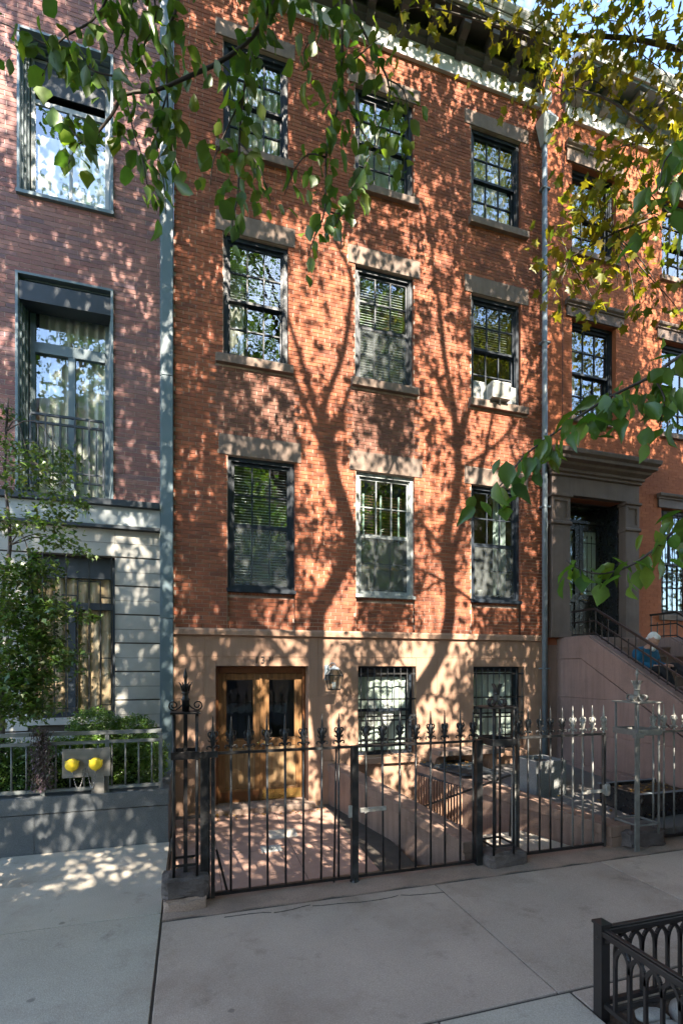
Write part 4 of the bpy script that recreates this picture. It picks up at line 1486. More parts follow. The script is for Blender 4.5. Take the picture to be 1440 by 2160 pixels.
# ------------------------------------------------------------------ man resting on the steps
def skinned(name, nodes, edges, mat, parent, sub=2, root=0):
    bm = bmesh.new()
    lay_ = bm.verts.layers.skin.verify()
    vs = []
    for i, (co, r) in enumerate(nodes):
        v = bm.verts.new(co)
        rr = r if hasattr(r, '__len__') else (r, r)
        v[lay_].radius = rr
        v[lay_].use_root = (i == root)
        vs.append(v)
    for a, c in edges:
        bm.edges.new((vs[a], vs[c]))
    me = bpy.data.meshes.new(name)
    bm.to_mesh(me)
    bm.free()
    me.materials.append(mat)
    o = inst(name, me, (0, 0, 0), parent)
    o.modifiers.new("skin", 'SKIN').use_smooth_shade = True
    sd = o.modifiers.new("smooth", 'SUBSURF')
    sd.levels = sd.render_levels = sub
    # bake, so that what is linked is one plain mesh
    dg_ = bpy.context.evaluated_depsgraph_get()
    me2 = bpy.data.meshes.new_from_object(o.evaluated_get(dg_))
    o.modifiers.clear()
    o.data = me2
    for p in me2.polygons:
        p.use_smooth = True
    return o


man = thing("person", "white-haired man in a blue fleece and black trousers dozing on the stoop steps", "person", (7.28, -1.44, 1.94))
mx = 7.30
bn = [((mx, -1.43, 2.07), (0.12, 0.10)), ((mx, -1.41, 2.22), (0.12, 0.09)), ((mx, -1.45, 2.40), (0.14, 0.09)), ((mx, -1.51, 2.49), 0.055),
      ((mx, -1.555, 2.55), 0.055),
      ((mx - 0.17, -1.46, 2.42), 0.055), ((mx - 0.20, -1.47, 2.22), 0.042), ((mx - 0.08, -1.70, 2.18), 0.033), ((mx - 0.03, -1.78, 2.18), 0.028),
      ((mx + 0.17, -1.46, 2.42), 0.055), ((mx + 0.21, -1.49, 2.22), 0.042), ((mx + 0.11, -1.72, 2.19), 0.033), ((mx + 0.05, -1.81, 2.20), 0.028),
      ((mx - 0.09, -1.46, 2.05), 0.085), ((mx - 0.08, -1.88, 2.14), 0.06), ((mx - 0.06, -2.03, 1.70), 0.042),
      ((mx + 0.09, -1.46, 2.05), 0.085), ((mx + 0.14, -1.90, 2.19), 0.06), ((mx + 0.02, -2.22, 1.98), 0.042)]
be = [(0, 1), (1, 2), (2, 3), (3, 4), (2, 5), (5, 6), (6, 7), (7, 8), (2, 9), (9, 10), (10, 11), (11, 12), (0, 13), (13, 14), (14, 15), (0, 16), (16, 17), (17, 18)]
body = skinned("body", bn, be, M['skin'], man)
hd = MB()
hrot = Euler((R(38), 0, R(8))).to_matrix()      # bowed head, turned a little to the street
hc = Vector((mx, -1.60, 2.625))
for (c, r_) in (((0, 0, 0.0), (0.076, 0.092, 0.108)), ((0, -0.05, -0.055), (0.055, 0.05, 0.06)), ((0, -0.098, -0.02), (0.013, 0.024, 0.026)),
                ((0.077, 0.01, -0.015), (0.012, 0.024, 0.032)), ((-0.077, 0.01, -0.015), (0.012, 0.024, 0.032)), ((0, -0.088, -0.062), (0.025, 0.012, 0.008)),
                ((0.03, -0.08, 0.012), (0.017, 0.014, 0.012)), ((-0.03, -0.08, 0.012), (0.017, 0.014, 0.012))):
    hd.ellipsoid(hc + hrot @ Vector(c), r_, 14, 10, hrot)
hd.build("head", M['skin'], man)
hr = MB()
for (c, r_) in (((0, 0.034, 0.034), (0.082, 0.078, 0.088)), ((0, -0.022, 0.070), (0.064, 0.06, 0.044)), ((0, 0.06, -0.03), (0.068, 0.048, 0.06)),
                ((0.062, 0.035, -0.01), (0.022, 0.022, 0.045)), ((-0.062, 0.035, -0.01), (0.022, 0.022, 0.045))):
    hr.ellipsoid(hc + hrot @ Vector(c), r_, 14, 10, hrot)
hr.build("hair", M['hair'], man)
jn = [(bn[0][0], (0.165, 0.135)), (bn[1][0], (0.17, 0.135)), (bn[2][0], (0.175, 0.125)), ((mx, -1.50, 2.485), 0.085)]
jn += [(bn[5][0], 0.085), (bn[6][0], 0.068), (bn[7][0], 0.05)] + [(bn[9][0], 0.085), (bn[10][0], 0.068), (bn[11][0], 0.05)]
skinned("fleece_jacket", jn, [(0, 1), (1, 2), (2, 3), (2, 4), (4, 5), (5, 6), (2, 7), (7, 8), (8, 9)], M['jacket'], man)
tn = [((mx, -1.43, 2.04), (0.165, 0.12)), (bn[13][0], 0.11), (bn[14][0], 0.085), ((mx - 0.062, -2.02, 1.75), 0.065), (bn[16][0], 0.11), (bn[17][0], 0.085), ((mx + 0.03, -2.20, 2.0), 0.062)]
skinned("trousers", tn, [(0, 1), (1, 2), (2, 3), (0, 4), (4, 5), (5, 6)], M['trousers'], man)
for (a, f_, up) in ((Vector(bn[15][0]), Vector((0.0, -1, -0.1)), -0.06), (Vector(bn[18][0]), Vector((-0.1, -0.8, -0.55)), -0.04)):
    sh = MB()
    q = f_.normalized().to_track_quat('Y', 'Z').to_matrix()
    sh.ellipsoid(a + f_.normalized() * 0.08 + Vector((0, 0, up)), (0.048, 0.135, 0.042), 12, 8, q)
    sh.ellipsoid(a + Vector((0, 0, up * 0.4)), (0.046, 0.055, 0.06), 12, 8, q)
    sh.build("shoe", M['shoe'], man)
for hx, hy, hz, sg in ((mx - 0.03, -1.78, 2.185, 1), (mx + 0.05, -1.81, 2.205, -1)):
    h = MB()
    h.ellipsoid((hx + 0.015 * sg, hy - 0.035, hz), (0.036, 0.045, 0.020), 10, 8)
    for k in range(4):
        fx = hx + sg * (-0.012 + 0.019 * k)
        l_ = (0.052, 0.06, 0.055, 0.043)[k]
        h.tube([(fx, hy - 0.065, hz + 0.004), (fx + 0.004 * sg, hy - 0.068 - l_ * 0.6, hz - 0.004), (fx + 0.006 * sg, hy - 0.065 - l_, hz - 0.028)], [0.0095, 0.009, 0.007], 6)
    h.tube([(hx - 0.02 * sg, hy - 0.02, hz + 0.005), (hx - 0.042 * sg, hy - 0.05, hz), (hx - 0.035 * sg, hy - 0.085, hz - 0.012)], [0.011, 0.010, 0.008], 6)
    h.build("hand", M['skin'], man)
sc_ = MB()
sc_.ellipsoid((mx, -1.60, 2.475), (0.05, 0.035, 0.045))
sc_.build("shirt_collar", M['white'], man)

# ------------------------------------------------------------------ front yard: floors, stair walls, cellar entry
yd = MB()
yd.hexa([(-0.228, -3.09, -1.3), (2.60, -3.09, -1.3), (2.60, 0.0, -1.3), (-0.228, 0.0, -1.3), (-0.228, -3.09, -0.235), (2.60, -3.09, -0.235), (2.60, 0.0, -0.10), (-0.228, 0.0, -0.10)])
yard = structure(yd.build("yard_floor", M['joint']))


def yz(y):
    return -0.10 + (-y / 3.09) * -0.135


xs = [-0.22, 0.33, 1.27, 2.12]
ys = [-0.17, -0.75, -1.62, -2.55, -3.08]
for i in range(3):
    for j in range(4):
        xa, xb, yb, ya = xs[i] + 0.003, xs[i + 1] - 0.003, ys[j] - 0.003, ys[j + 1] + 0.003
        dz = rnd.uniform(0.006, 0.010)
        s = MB().hexa([(xa, ya, yz(ya) - 0.03), (xb, ya, yz(ya) - 0.03), (xb, yb, yz(yb) - 0.03), (xa, yb, yz(yb) - 0.03),
                       (xa, ya, yz(ya) + dz), (xb, ya, yz(ya) + dz), (xb, yb, yz(yb) + dz), (xa, yb, yz(yb) + dz)])
        s.build("paving_slab", M['paving'], yard, bevel=0.003)
pt = MB().hexa([(1.03, -1.30, -0.2), (1.42, -1.28, -0.2), (1.44, -0.98, -0.2), (1.05, -0.97, -0.2),
                (1.03, -1.30, yz(-1.3) + 0.0125), (1.42, -1.28, yz(-1.28) + 0.0125), (1.44, -0.98, yz(-0.98) + 0.0125), (1.05, -0.97, yz(-0.97) + 0.0125)])
pt.build("paving_patch", M['concrete'], yard)
dr = thing("floor_drain", "small pale metal floor drain set in the brown yard paving", "drain", (1.0, -1.6, yz(-1.6)))
q = MB()
zd = yz(-1.6) + 0.014
q.box(0.87, 1.13, -1.70, -1.50, zd - 0.02, zd + 0.004)
q.build("drain_plate", M['zinc_pale'], dr, bevel=0.003)
q = MB()
for ring in (0.03, 0.062):
    for k in range(8):
        a = 2 * math.pi * k / 8
        q.ellipsoid((1.0 + ring * 1.25 * math.cos(a), -1.6 + ring * math.sin(a), zd + 0.004), (0.010, 0.008, 0.002), 6, 4)
q.build("drain_slots", M['iron'], dr)

sw = thing("stair_wall", "low brown stone wall running from the house to the gate post, left of the cellar steps", "wall", (2.5, -1.5, 0))


def skew_wall(parent, xa, xb, ya, za, zb, thick, botz, cop=0.13, ov=0.02):
    """wall from (xa,0) to (xb,ya): body blocks and a coping, top falling from za to zb"""
    def X(y):
        return xa + (xb - xa) * y / ya
    def Z(y):
        return za + (zb - za) * y / ya
    n = 3
    for k in range(n):
        y0, y1 = ya * k / n - (0.002 if k else 0), ya * (k + 1) / n + 0.002
        y1 = ya * (k + 1) / n
        a, c = y1 + (0.002 if k < n - 1 else 0), y0
        MB().hexa([(X(a), a, botz), (X(a) + thick, a, botz), (X(c) + thick, c, botz), (X(c), c, botz),
                   (X(a), a, Z(a) - cop), (X(a) + thick, a, Z(a) - cop), (X(c) + thick, c, Z(c) - cop), (X(c), c, Z(c) - cop)]).build("stone_block", M['dirty_brownstone'], parent)
    for k in range(2):
        c, a = ya * k / 2 - (0.002 if k else 0), ya * (k + 1) / 2
        MB().hexa([(X(a) - ov, a, Z(a) - cop + 0.003), (X(a) + thick + ov, a, Z(a) - cop + 0.003), (X(c) + thick + ov, c, Z(c) - cop + 0.003), (X(c) - ov, c, Z(c) - cop + 0.003),
                   (X(a) - ov, a, Z(a)), (X(a) + thick + ov, a, Z(a)), (X(c) + thick + ov, c, Z(c)), (X(c) - ov, c, Z(c))]).build("coping", M['dirty_brownstone'], parent, bevel=0.008)


skew_wall(sw, 2.20, 2.92, -3.08, 0.57, 0.22, 0.26, -1.3)
sw2 = thing("stair_wall", "brown stone wall on the right of the cellar steps with a barred vent near the house", "wall", (4.3, -1.5, 0))
skew_wall(sw2, 3.81, 4.84, -3.20, 0.47, 0.25, 0.27, -1.3)
vt = MB()
vt.hexa([(3.79, -0.06, 0.29), (4.13, -0.98, 0.26), (4.15, -0.98, 0.26), (3.83, -0.06, 0.29), (3.79, -0.06, 0.345), (4.13, -0.98, 0.31), (4.15, -0.98, 0.31), (3.83, -0.06, 0.345)])
vent = vt.build("vent_frame", M['steel_dark'], sw2)
for k in range(17):
    f = k / 16
    x, y = 3.79 + 0.335 * f, -0.08 - 0.89 * f
    MB().bar((x - 0.012, y, -0.32), (x - 0.012, y, 0.30 - 0.03 * f), 0.022).build("vent_bar", M['brownstone'], vent)
# cellar landing and steps going down to the left under the house
ld = MB()
ld.box(2.9, 4.95, -3.09, -2.0, -1.3, -0.13)
lnd = structure(ld.build("cellar_landing", M['concrete']))
cs = thing("cellar_steps", "short flight of stone steps going down between the two brown stair walls", "steps", (3.5, -1.2, -1))
for k in range(6):
    ya = -2.0 + 0.3 * k
    MB().box(2.3, 4.4, ya, ya + 0.3, -1.39, -0.31 - 0.18 * k).build("step", M['concrete_b'], cs, bevel=0.008)
hrl = thing("stair_handrail", "dark sloping iron handrail over the cellar steps", "handrail", (3.7, -1.2, 0))
q = MB()
q.bar((3.45, -0.35, -0.25), (4.18, -2.2, 0.72), 0.045, 0.03)
q.build("rail", M['iron'], hrl)
MB().bar((4.16, -2.16, -0.13), (4.18, -2.2, 0.74), 0.028).build("rail_post", M['iron'], hrl)
MB().bar((3.46, -0.36, -1.15), (3.46, -0.36, -0.22), 0.028).build("rail_post", M['iron'], hrl)
# raised yard of the right house, grating by the wall, stone bench slab
ry = MB()
ry.hexa([(5.09, -3.12, -1.3), (6.75, -3.12, -1.3), (6.75, 0.0, -1.3), (4.06, 0.0, -1.3), (5.09, -3.12, 0.10), (6.75, -3.12, 0.14), (6.75, 0.0, 0.40), (4.06, 0.0, 0.36)])
structure(ry.build("side_yard", pbr("dark_yard_paving", (0.15, 0.14, 0.135), 0.85, 0.15, 2, base2=(0.10, 0.09, 0.085), scale2=2, amount2=0.6, fine=0.2, bump=0.3)))
bs = thing("cellar_hatch", "flat dark metal hatch cover with fallen leaves at the foot of the house wall", "hatch", (4.2, -0.5, 0.5))
q = MB()
q.hexa([(3.84, -0.02, 0.475), (4.18, -1.0, 0.445), (4.75, -1.0, 0.445), (4.75, -0.02, 0.475), (3.84, -0.02, 0.505), (4.18, -1.0, 0.475), (4.75, -1.0, 0.475), (4.75, -0.02, 0.505)])
q.build("hatch_cover", M['steel_dark'], bs)
q = MB()
for k in range(14):
    f = k / 13
    q.box(3.86 + 0.33 * f, 4.74, -0.05 - 0.92 * f - 0.012, -0.05 - 0.92 * f + 0.012, 0.49, 0.513 - 0.03 * f)
stuff(q.build("hatch_ribs", M['steel_dark'], bs))
bn_ = thing("stone_bench", "pale stone slab on a bracket end under the barred street level window", "bench", (4.5, -0.3, 0.6))
q = MB()
q.box(4.02, 5.3, -0.42, -0.003, 0.66, 0.75)
q.build("bench_slab", M['lintel'], bn_, bevel=0.012)
q = MB()
q.prism([(-0.003, 0.49), (-0.003, 0.658), (-0.36, 0.658), (-0.26, 0.60), (-0.20, 0.49)], 'x', 4.04, 4.20)
q.prism([(-0.003, 0.36), (-0.003, 0.658), (-0.36, 0.658), (-0.26, 0.60), (-0.20, 0.36)], 'x', 5.10, 5.26)
q.build("bench_bracket", M['brownstone'], bn_)
gp = thing("square_planter", "speckled grey granite planter cube in the right house's yard", "planter", (5.2, -1.4, 0.3))
q = MB()
for a in ((4.93, 4.98, -1.72, -1.20), (5.42, 5.47, -1.72, -1.20), (4.98, 5.42, -1.72, -1.67), (4.98, 5.42, -1.25, -1.20)):
    q.box(a[0], a[1], a[2], a[3], 0.16, 0.76)
q.build("planter_box", M['limestone'] if False else pbr("pepper_granite", (0.19, 0.2, 0.2), 0.7, 0.15, 3, fine=0.6, fscale=160, bump=0.2, bscale=120), gp, bevel=0.006)
MB().box(4.982, 5.418, -1.668, -1.252, 0.2, 0.70).build("soil", M['soil'], gp)
lp = thing("long_planter", "long black metal planter with mulch behind the fence on the right", "planter", (6.6, -2.2, 0.1))
q = MB()
for a in ((5.72, 5.75, -2.80, -2.10), (8.2, 8.23, -2.80, -2.10), (5.75, 8.2, -2.80, -2.77), (5.75, 8.2, -2.13, -2.10)):
    q.box(a[0], a[1], a[2], a[3], 0.08, 0.47)
q.build("planter_box", M['black_door'], lp, bevel=0.005)
q = MB()
q.box(5.70, 8.25, -2.13, -2.08, 0.471, 0.478)
q.box(5.70, 8.25, -2.82, -2.75, 0.471, 0.478)
q.build("planter_rim", M['zinc'], lp)
MB().box(5.752, 8.198, -2.768, -2.132, 0.1, 0.43).build("mulch", M['soil'], lp)

# ------------------------------------------------------------------ iron fence, gates, newel posts on stone blocks
FY = -3.2


def finial_mesh(mat):
    s = MB()
    s.lathe([(0.013, 0.0), (0.017, 0.006), (0.012, 0.02), (0.013, 0.05), (0.02, 0.075), (0.027, 0.115), (0.031, 0.15), (0.024, 0.175), (0.012, 0.19), (0.0125, 0.20), (0.009, 0.26), (0.0035, 0.335)], 0, 0, 8)
    for sx in (-1, 1):
        s.tube([(sx * 0.012, 0, 0.045), (sx * 0.034, 0, 0.062), (sx * 0.053, 0, 0.058), (sx * 0.060, 0, 0.044), (sx * 0.052, 0, 0.034), (sx * 0.044, 0, 0.040)], [0.010, 0.009, 0.008, 0.0075, 0.007, 0.005], 6)
        s.tube([(sx * 0.02, 0, 0.13), (sx * 0.042, 0, 0.158), (sx * 0.045, 0, 0.178), (sx * 0.034, 0, 0.192), (sx * 0.018, 0, 0.188), (sx * 0.020, 0, 0.172)], [0.009, 0.009, 0.008, 0.008, 0.007, 0.005], 6)
        s.tube([(sx * 0.026, 0, 0.10), (sx * 0.043, 0, 0.112), (sx * 0.046, 0, 0.126)], [0.009, 0.007, 0.003], 5)
        s.tube([(0, sx * 0.012, 0.045), (0, sx * 0.034, 0.062), (0, sx * 0.05, 0.052)], [0.010, 0.008, 0.005], 6)
        s.tube([(0, sx * 0.02, 0.13), (0, sx * 0.038, 0.16), (0, sx * 0.03, 0.185)], [0.009, 0.008, 0.005], 6)
    return s.mesh("finial", mat)


ME_FIN = finial_mesh(M['iron_grey'])
ME_PICK = MB().tube([(0, 0, 0.04), (0, 0, 1.375)], 0.0115, 8).mesh("picket", M['iron_grey'])


ME_FIN2 = finial_mesh(M['iron_pale_lit'])  # right-hand finials and pickets take the irons lightened for sun
ME_PICK2 = MB().tube([(0, 0, 0.04), (0, 0, 1.375)], 0.0115, 8).mesh("picket", M['iron_sunlit'])


def pickets(parent, xs, y=FY, dz=0.0):
    for i, x in enumerate(xs):
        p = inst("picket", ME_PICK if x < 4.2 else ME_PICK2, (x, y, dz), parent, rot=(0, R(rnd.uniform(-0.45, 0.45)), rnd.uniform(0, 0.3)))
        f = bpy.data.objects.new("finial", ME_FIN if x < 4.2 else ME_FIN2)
        f.location = (0, 0, 1.368)
        C.objects.link(f)
        f.parent = p


def gate(label, x0, x1, xs, y, group, stiles=(0.03, 0.03), dz=0.0, name="iron_gate"):
    g = thing(name, label, "gate" if "gate" in name else "fence", ((x0 + x1) / 2, y, 0), group)
    z1 = 1.36 + dz
    MB().box(x0, x1, y - 0.018, y + 0.018, z1 - 0.012, z1 + 0.012).build("top_rail", M['iron_grey'], g)
    MB().box(x0, x1, y - 0.016, y + 0.016, 0.035 + dz, 0.065 + dz).build("bottom_rail", M['iron'], g)
    for x, w in ((x0, stiles[0]), (x1, -stiles[1])):
        if w:
            a, c = sorted((x, x + w))
            MB().box(a, c, y - 0.02, y + 0.02, 0.02 + dz, z1 - 0.013).build("stile", M['iron_grey'], g)
    pickets(g, xs, y, dz)
    return g


g1 = gate("left leaf of the double gate before the oak door, with eight tall finials", 0.19, 1.545, [0.215, 0.371, 0.547, 0.718, 0.893, 1.067, 1.245, 1.426], FY, "black iron gates with finials", (0.035, 0.0))
q = MB()
q.box(0.095, 0.165, FY - 0.03, FY + 0.012, 0.02, 1.35)
q.box(0.165, 0.182, FY - 0.02, FY + 0.02, 0.02, 1.35)
q.box(0.07, 0.25, FY - 0.04, FY - 0.031, 1.325, 1.385)
q.build("hinge_post", M['iron_grey'], g1, bevel=0.004)
MB().bar((0.24, FY + 0.03, 0.45), (0.345, FY + 0.05, 0.02), 0.02).build("brace", M['iron'], g1)
MB().tube([(1.385, FY + 0.03, -0.02), (1.41, FY + 0.03, 1.35)], 0.0105, 6).build("drop_bolt", M['iron'], g1)
g2 = gate("right leaf of the double gate, hung on the middle stone block, with a latch bar", 1.56, 2.975, [1.718, 1.904, 2.084, 2.267, 2.443, 2.611, 2.794, 2.951], FY, "black iron gates with finials", (0.0, 0.0))
MB().box(1.556, 1.626, FY - 0.035, FY + 0.03, -0.02, 1.37).build("meeting_stile", M['iron_grey'], g2, bevel=0.004)
q = MB()
q.box(1.64, 1.92, FY - 0.045, FY - 0.025, 0.70, 0.745)
q.bar((1.68, FY - 0.05, 0.70), (1.76, FY - 0.055, 0.73), 0.02)
q.box(1.515, 1.555, FY - 0.05, FY - 0.036, 0.66, 0.78)
q.build("latch", M['iron_pale_lit'], g2, bevel=0.003)
q = MB()
q.lathe([(0.045, -0.02), (0.05, 0.01), (0.03, 0.025), (0.028, 0.05)], 1.59, FY - 0.01, 10)
q.build("floor_socket", M['iron'], g2)
MB().box(2.985, 3.055, FY - 0.03, FY + 0.04, -0.03, 1.37).build("hinge_post", M['iron_grey'], g2, bevel=0.004)
g3 = gate("single gate with nine sunlit finials between the two right-hand stone blocks", 3.50, 4.735, [3.53, 3.657, 3.809, 3.958, 4.109, 4.269, 4.411, 4.562, 4.715], FY, "black iron gates with finials", (0.03, 0.03), 0.012)
q = MB()
q.box(4.39, 4.70, FY - 0.045, FY - 0.03, 0.685, 0.725)
q.lathe([(0.035, 0.64), (0.045, 0.66), (0.045, 0.76), (0.035, 0.78)], 4.745, FY - 0.01, 8)
q.ellipsoid((4.38, FY - 0.04, 0.70), (0.018, 0.018, 0.026))
q.build("latch", M['iron_pale_lit'], g3, bevel=0.003)
q = MB()
q.box(3.46, 3.50, FY + 0.0, FY + 0.035, 0.05, 1.0)
q.box(3.45, 3.55, FY + 0.02, FY + 0.06, 0.96, 1.0)
q.build("hinge_post", M['iron_pale_lit'], g3, bevel=0.003)
fx = [5.502 + 0.169 * i for i in range(9)]
gate("iron fence panel with sunlit finials right of the last stone block", 5.46, 6.95, fx, FY + 0.02, None, (0.0, 0.03), 0.0, "iron_fence")


def rough_block(x0, x1, y0, y1, z0, z1, seed, amp=0.02):
    from mathutils import noise
    bm = bmesh.new()
    bmesh.ops.create_cube(bm, size=1.0)
    bmesh.ops.subdivide_edges(bm, edges=bm.edges, cuts=7, use_grid_fill=True)
    for v in bm.verts:
        u = v.co.copy()
        p = Vector(((x0 + x1) / 2 + u.x * (x1 - x0), (y0 + y1) / 2 + u.y * (y1 - y0), (z0 + z1) / 2 + u.z * (z1 - z0)))
        e = sum(1 for c in u if abs(abs(c) - 0.5) < 1e-4)
        k = noise.noise_vector(p * 9 + Vector((seed * 7.3, 0, 0))) * amp + noise.noise_vector(p * 24 + Vector((seed, 3, 0))) * amp * 0.4
        if e >= 2:
            k -= Vector((math.copysign(1, u.x) if abs(abs(u.x) - 0.5) < 1e-4 else 0, math.copysign(1, u.y) if abs(abs(u.y) - 0.5) < 1e-4 else 0, math.copysign(1, u.z) if abs(abs(u.z) - 0.5) < 1e-4 else 0)) * (0.014 * (0.6 + rnd.random()))
        v.co = p + k
    me = bpy.data.meshes.new("block")
    bm.to_mesh(me)
    bm.free()
    for p in me.polygons:
        p.use_smooth = False
    return me


def pedestal(label, x0, x1, z0, z1, seed):
    t = thing("stone_block", label, "stone block", ((x0 + x1) / 2, -3.2, z0), "stone blocks under the iron newel posts")
    me = rough_block(x0, x1, -3.34, -3.06, z0, z1, seed)
    me.materials.append(M['blackstone'])
    inst("block", me, (0, 0, 0), t)
    me = rough_block(x0 + 0.02, x1 - 0.02, -3.36, -3.08, -0.12, z0 + 0.015, seed + 5, 0.025)
    me.materials.append(M['sillstone'])
    inst("footing", me, (0, 0, 0), t)
    return t


pedestal("dark rough stone block at the left end of the gates, under the tall spear-topped post", -0.235, 0.165, 0.085, 0.29, 1)
pedestal("dark rough stone block in the middle, between the double gate and the single gate", 3.07, 3.56, -0.02, 0.15, 2)
pedestal("dark rough stone block at the right end of the gates, beside the fence panel", 4.98, 5.54, 0.0, 0.20, 3)


def newel(label, xc, zb, ztop, zband, w, style, mat):
    t = thing("iron_newel", label, "gate post", (xc, FY, zb), "openwork iron newel posts")
    y0, y1 = FY - w / 2, FY + w / 2
    for sx in (-1, 1):
        for sy in (-1, 1):
            MB().tube([(xc + sx * w / 2, FY + sy * w / 2, zb - 0.02), (xc + sx * w / 2, FY + sy * w / 2, ztop)], 0.0135, 8).build("corner_bar", mat, t)
    if style == 'spear':
        MB().bar((xc + 0.0, FY, zb), (xc + 0.0, FY, ztop), 0.035).build("centre_bar", mat, t)
    else:
        MB().bar((xc - 0.02, FY, zb), (xc - 0.02, FY, ztop), 0.016).build("centre_bar", mat, t)
    def ring(z, h, o, name):
        s = MB()
        a = w / 2 + o
        s.box(xc - a, xc + a, FY - a, FY - a + 0.014, z, z + h)
        s.box(xc - a, xc + a, FY + a - 0.014, FY + a, z, z + h)
        s.box(xc - a, xc - a + 0.014, FY - a + 0.014, FY + a - 0.014, z, z + h)
        s.box(xc + a - 0.014, xc + a, FY - a + 0.014, FY + a - 0.014, z, z + h)
        s.build(name, mat, t, bevel=0.002)
    ring(zband, 0.07, 0.024, "band")
    ring(zb + 0.09, 0.022, 0.012, "base_ring")
    MB().box(xc - w / 2 - 0.03, xc + w / 2 + 0.03, FY - w / 2 - 0.03, FY + w / 2 + 0.03, ztop, ztop + 0.018).build("top_plate", mat, t, bevel=0.003)
    z = ztop + 0.018
    if style == 'spear':
        s = MB()
        s.lathe([(0.034, z), (0.036, z + 0.10), (0.044, z + 0.11), (0.03, z + 0.125), (0.026, z + 0.16), (0.038, z + 0.17), (0.026, z + 0.182), (0.022, z + 0.22), (0.014, z + 0.25), (0.013, z + 0.30), (0.019, z + 0.305), (0.021, z + 0.325), (0.012, z + 0.36), (0.002, z + 0.40)], xc, FY, 10)
        for k in range(6):
            a = k * math.pi / 3
            s.tube([(xc + 0.02 * math.cos(a), FY + 0.02 * math.sin(a), z + 0.18), (xc + 0.04 * math.cos(a), FY + 0.04 * math.sin(a), z + 0.24), (xc + 0.06 * math.cos(a), FY + 0.06 * math.sin(a), z + 0.268)], [0.012, 0.009, 0.003], 5)
        s.build("spear_finial", mat, t)
        for sx in (-1, 1):
            s = MB()
            pts = [(xc + sx * 0.03, FY, z + 0.06), (xc + sx * 0.05, FY, z + 0.035), (xc + sx * 0.075, FY, z + 0.02)]
            cx, cz = xc + sx * 0.105, z + 0.055
            for i in range(15):
                a = -math.pi / 2 - 0.5 + i * 0.62
                r_ = 0.048 * (1 - i / 20)
                pts.append((cx + sx * r_ * math.cos(a), FY, cz + r_ * math.sin(a)))
            s.tube(pts, 0.0075, 6)
            s.build("scroll", mat, t)
    else:
        s = MB()
        for a in (0, math.pi / 2, math.pi, 3 * math.pi / 2):
            d = Vector((math.cos(a + 0.25), math.sin(a + 0.25), 0))
            n_ = Vector((-d.y, d.x, 0)) * 0.022
            pts = []
            for i in range(13):                       # flat strap: curl at the foot, waist, flared tip
                th_ = -2.9 + i * 0.42
                r_ = 0.040 * (1 - 0.025 * i)
                pts.append(d * (0.085 + r_ * math.cos(th_)) + Vector((0, 0, 0.045 + r_ * math.sin(th_))))
            pts = [d * 0.085 + Vector((0, 0, 0.0))] + pts if False else pts
            up = [d * 0.045 + Vector((0, 0, 0.012)), d * 0.022 + Vector((0, 0, 0.06)), d * 0.014 + Vector((0, 0, 0.13)), d * 0.028 + Vector((0, 0, 0.20)), d * 0.055 + Vector((0, 0, 0.25))]
            for path in (pts, up):
                for pa, pb in zip(path, path[1:]):
                    o = Vector((xc, FY, z))
                    s.face([o + pa - n_, o + pb - n_, o + pb + n_, o + pa + n_])
        s.build("scroll_strap", mat, t).modifiers.new("thick", 'SOLIDIFY').thickness = 0.007
        MB().lathe([(0.03, z + 0.125), (0.036, z + 0.13), (0.036, z + 0.145), (0.03, z + 0.15)], xc, FY, 10).build("collar", mat, t)
        if style == 'tip':
            MB().lathe([(0.008, z + 0.10), (0.009, z + 0.28), (0.014, z + 0.285), (0.01, z + 0.30), (0.022, z + 0.325), (0.018, z + 0.35), (0.003, z + 0.40)], xc, FY, 8).build("spear_finial", mat, t)
    return t


newel("tall openwork iron post with spear top and round scrolls, left of the double gate", -0.035, 0.285, 1.74, 1.335, 0.20, 'spear', M['iron'])
newel("openwork iron post with curled straps and no spear, in the middle of the fence", 3.25, 0.13, 1.715, 1.315, 0.25, 'strap', M['iron_grey'])
newel("sunlit openwork iron post with curled straps and a spear tip, right of the single gate", 5.22, 0.19, 1.735, 1.355, 0.32, 'tip', M['iron_sunlit'])
q = MB()
q.box(4.99, 5.06, FY - 0.19, FY - 0.175, -0.02, 1.33)
q.box(4.99, 5.11, FY - 0.20, FY - 0.15, 1.33, 1.39)
fl = tag(q.build("gate_stop_bar", M['iron_sunlit'], None, bevel=0.003), "flat upright iron bar the single gate closes against, sunlit at its top", "gate stop")

# ------------------------------------------------------------------ planter of the left house
pw = thing("planter_wall", "speckled grey granite planter wall with a thick coping along the left pavement", "wall", (-3.2, -1.4, 0))
for xa, xb in ((-6.4, -4.2), (-4.198, -1.72), (-1.718, -0.252)):
    MB().box(xa, xb, -1.43, -1.20, -0.3, 0.452).build("granite_slab", M['granite'], pw, bevel=0.004)
for xa, xb in ((-6.4, -3.6), (-3.598, -0.245)):
    MB().box(xa, xb, -1.445, -1.14, 0.462, 0.655).build("coping", M['granite'], pw, bevel=0.006)
MB().box(-0.50, -0.252, -1.197, -0.06, -0.3, 0.62).build("end_wall", M['granite'], pw)
MB().box(-6.4, -0.51, -1.19, -0.02, 0.2, 0.60).build("soil", M['soil'], pw)
rl = thing("planter_railing", "grey metal railing on top of the granite planter wall", "railing", (-2, -1.36, 0.66))
RY = -1.36
for z, h, n_ in ((1.375, 0.022, "top_rail"), (1.262, 0.018, "middle_rail"), (0.71, 0.018, "bottom_rail")):
    MB().box(-4.5, -0.335, RY - 0.022, RY + 0.022, z - h, z + h).build(n_, M['rail_grey'], rl)
for x in (-3.1, -1.645, -0.955, -0.345):
    MB().box(x - 0.022, x + 0.022, RY - 0.018, RY + 0.018, 0.65, 1.352).build("post", M['rail_grey'], rl)
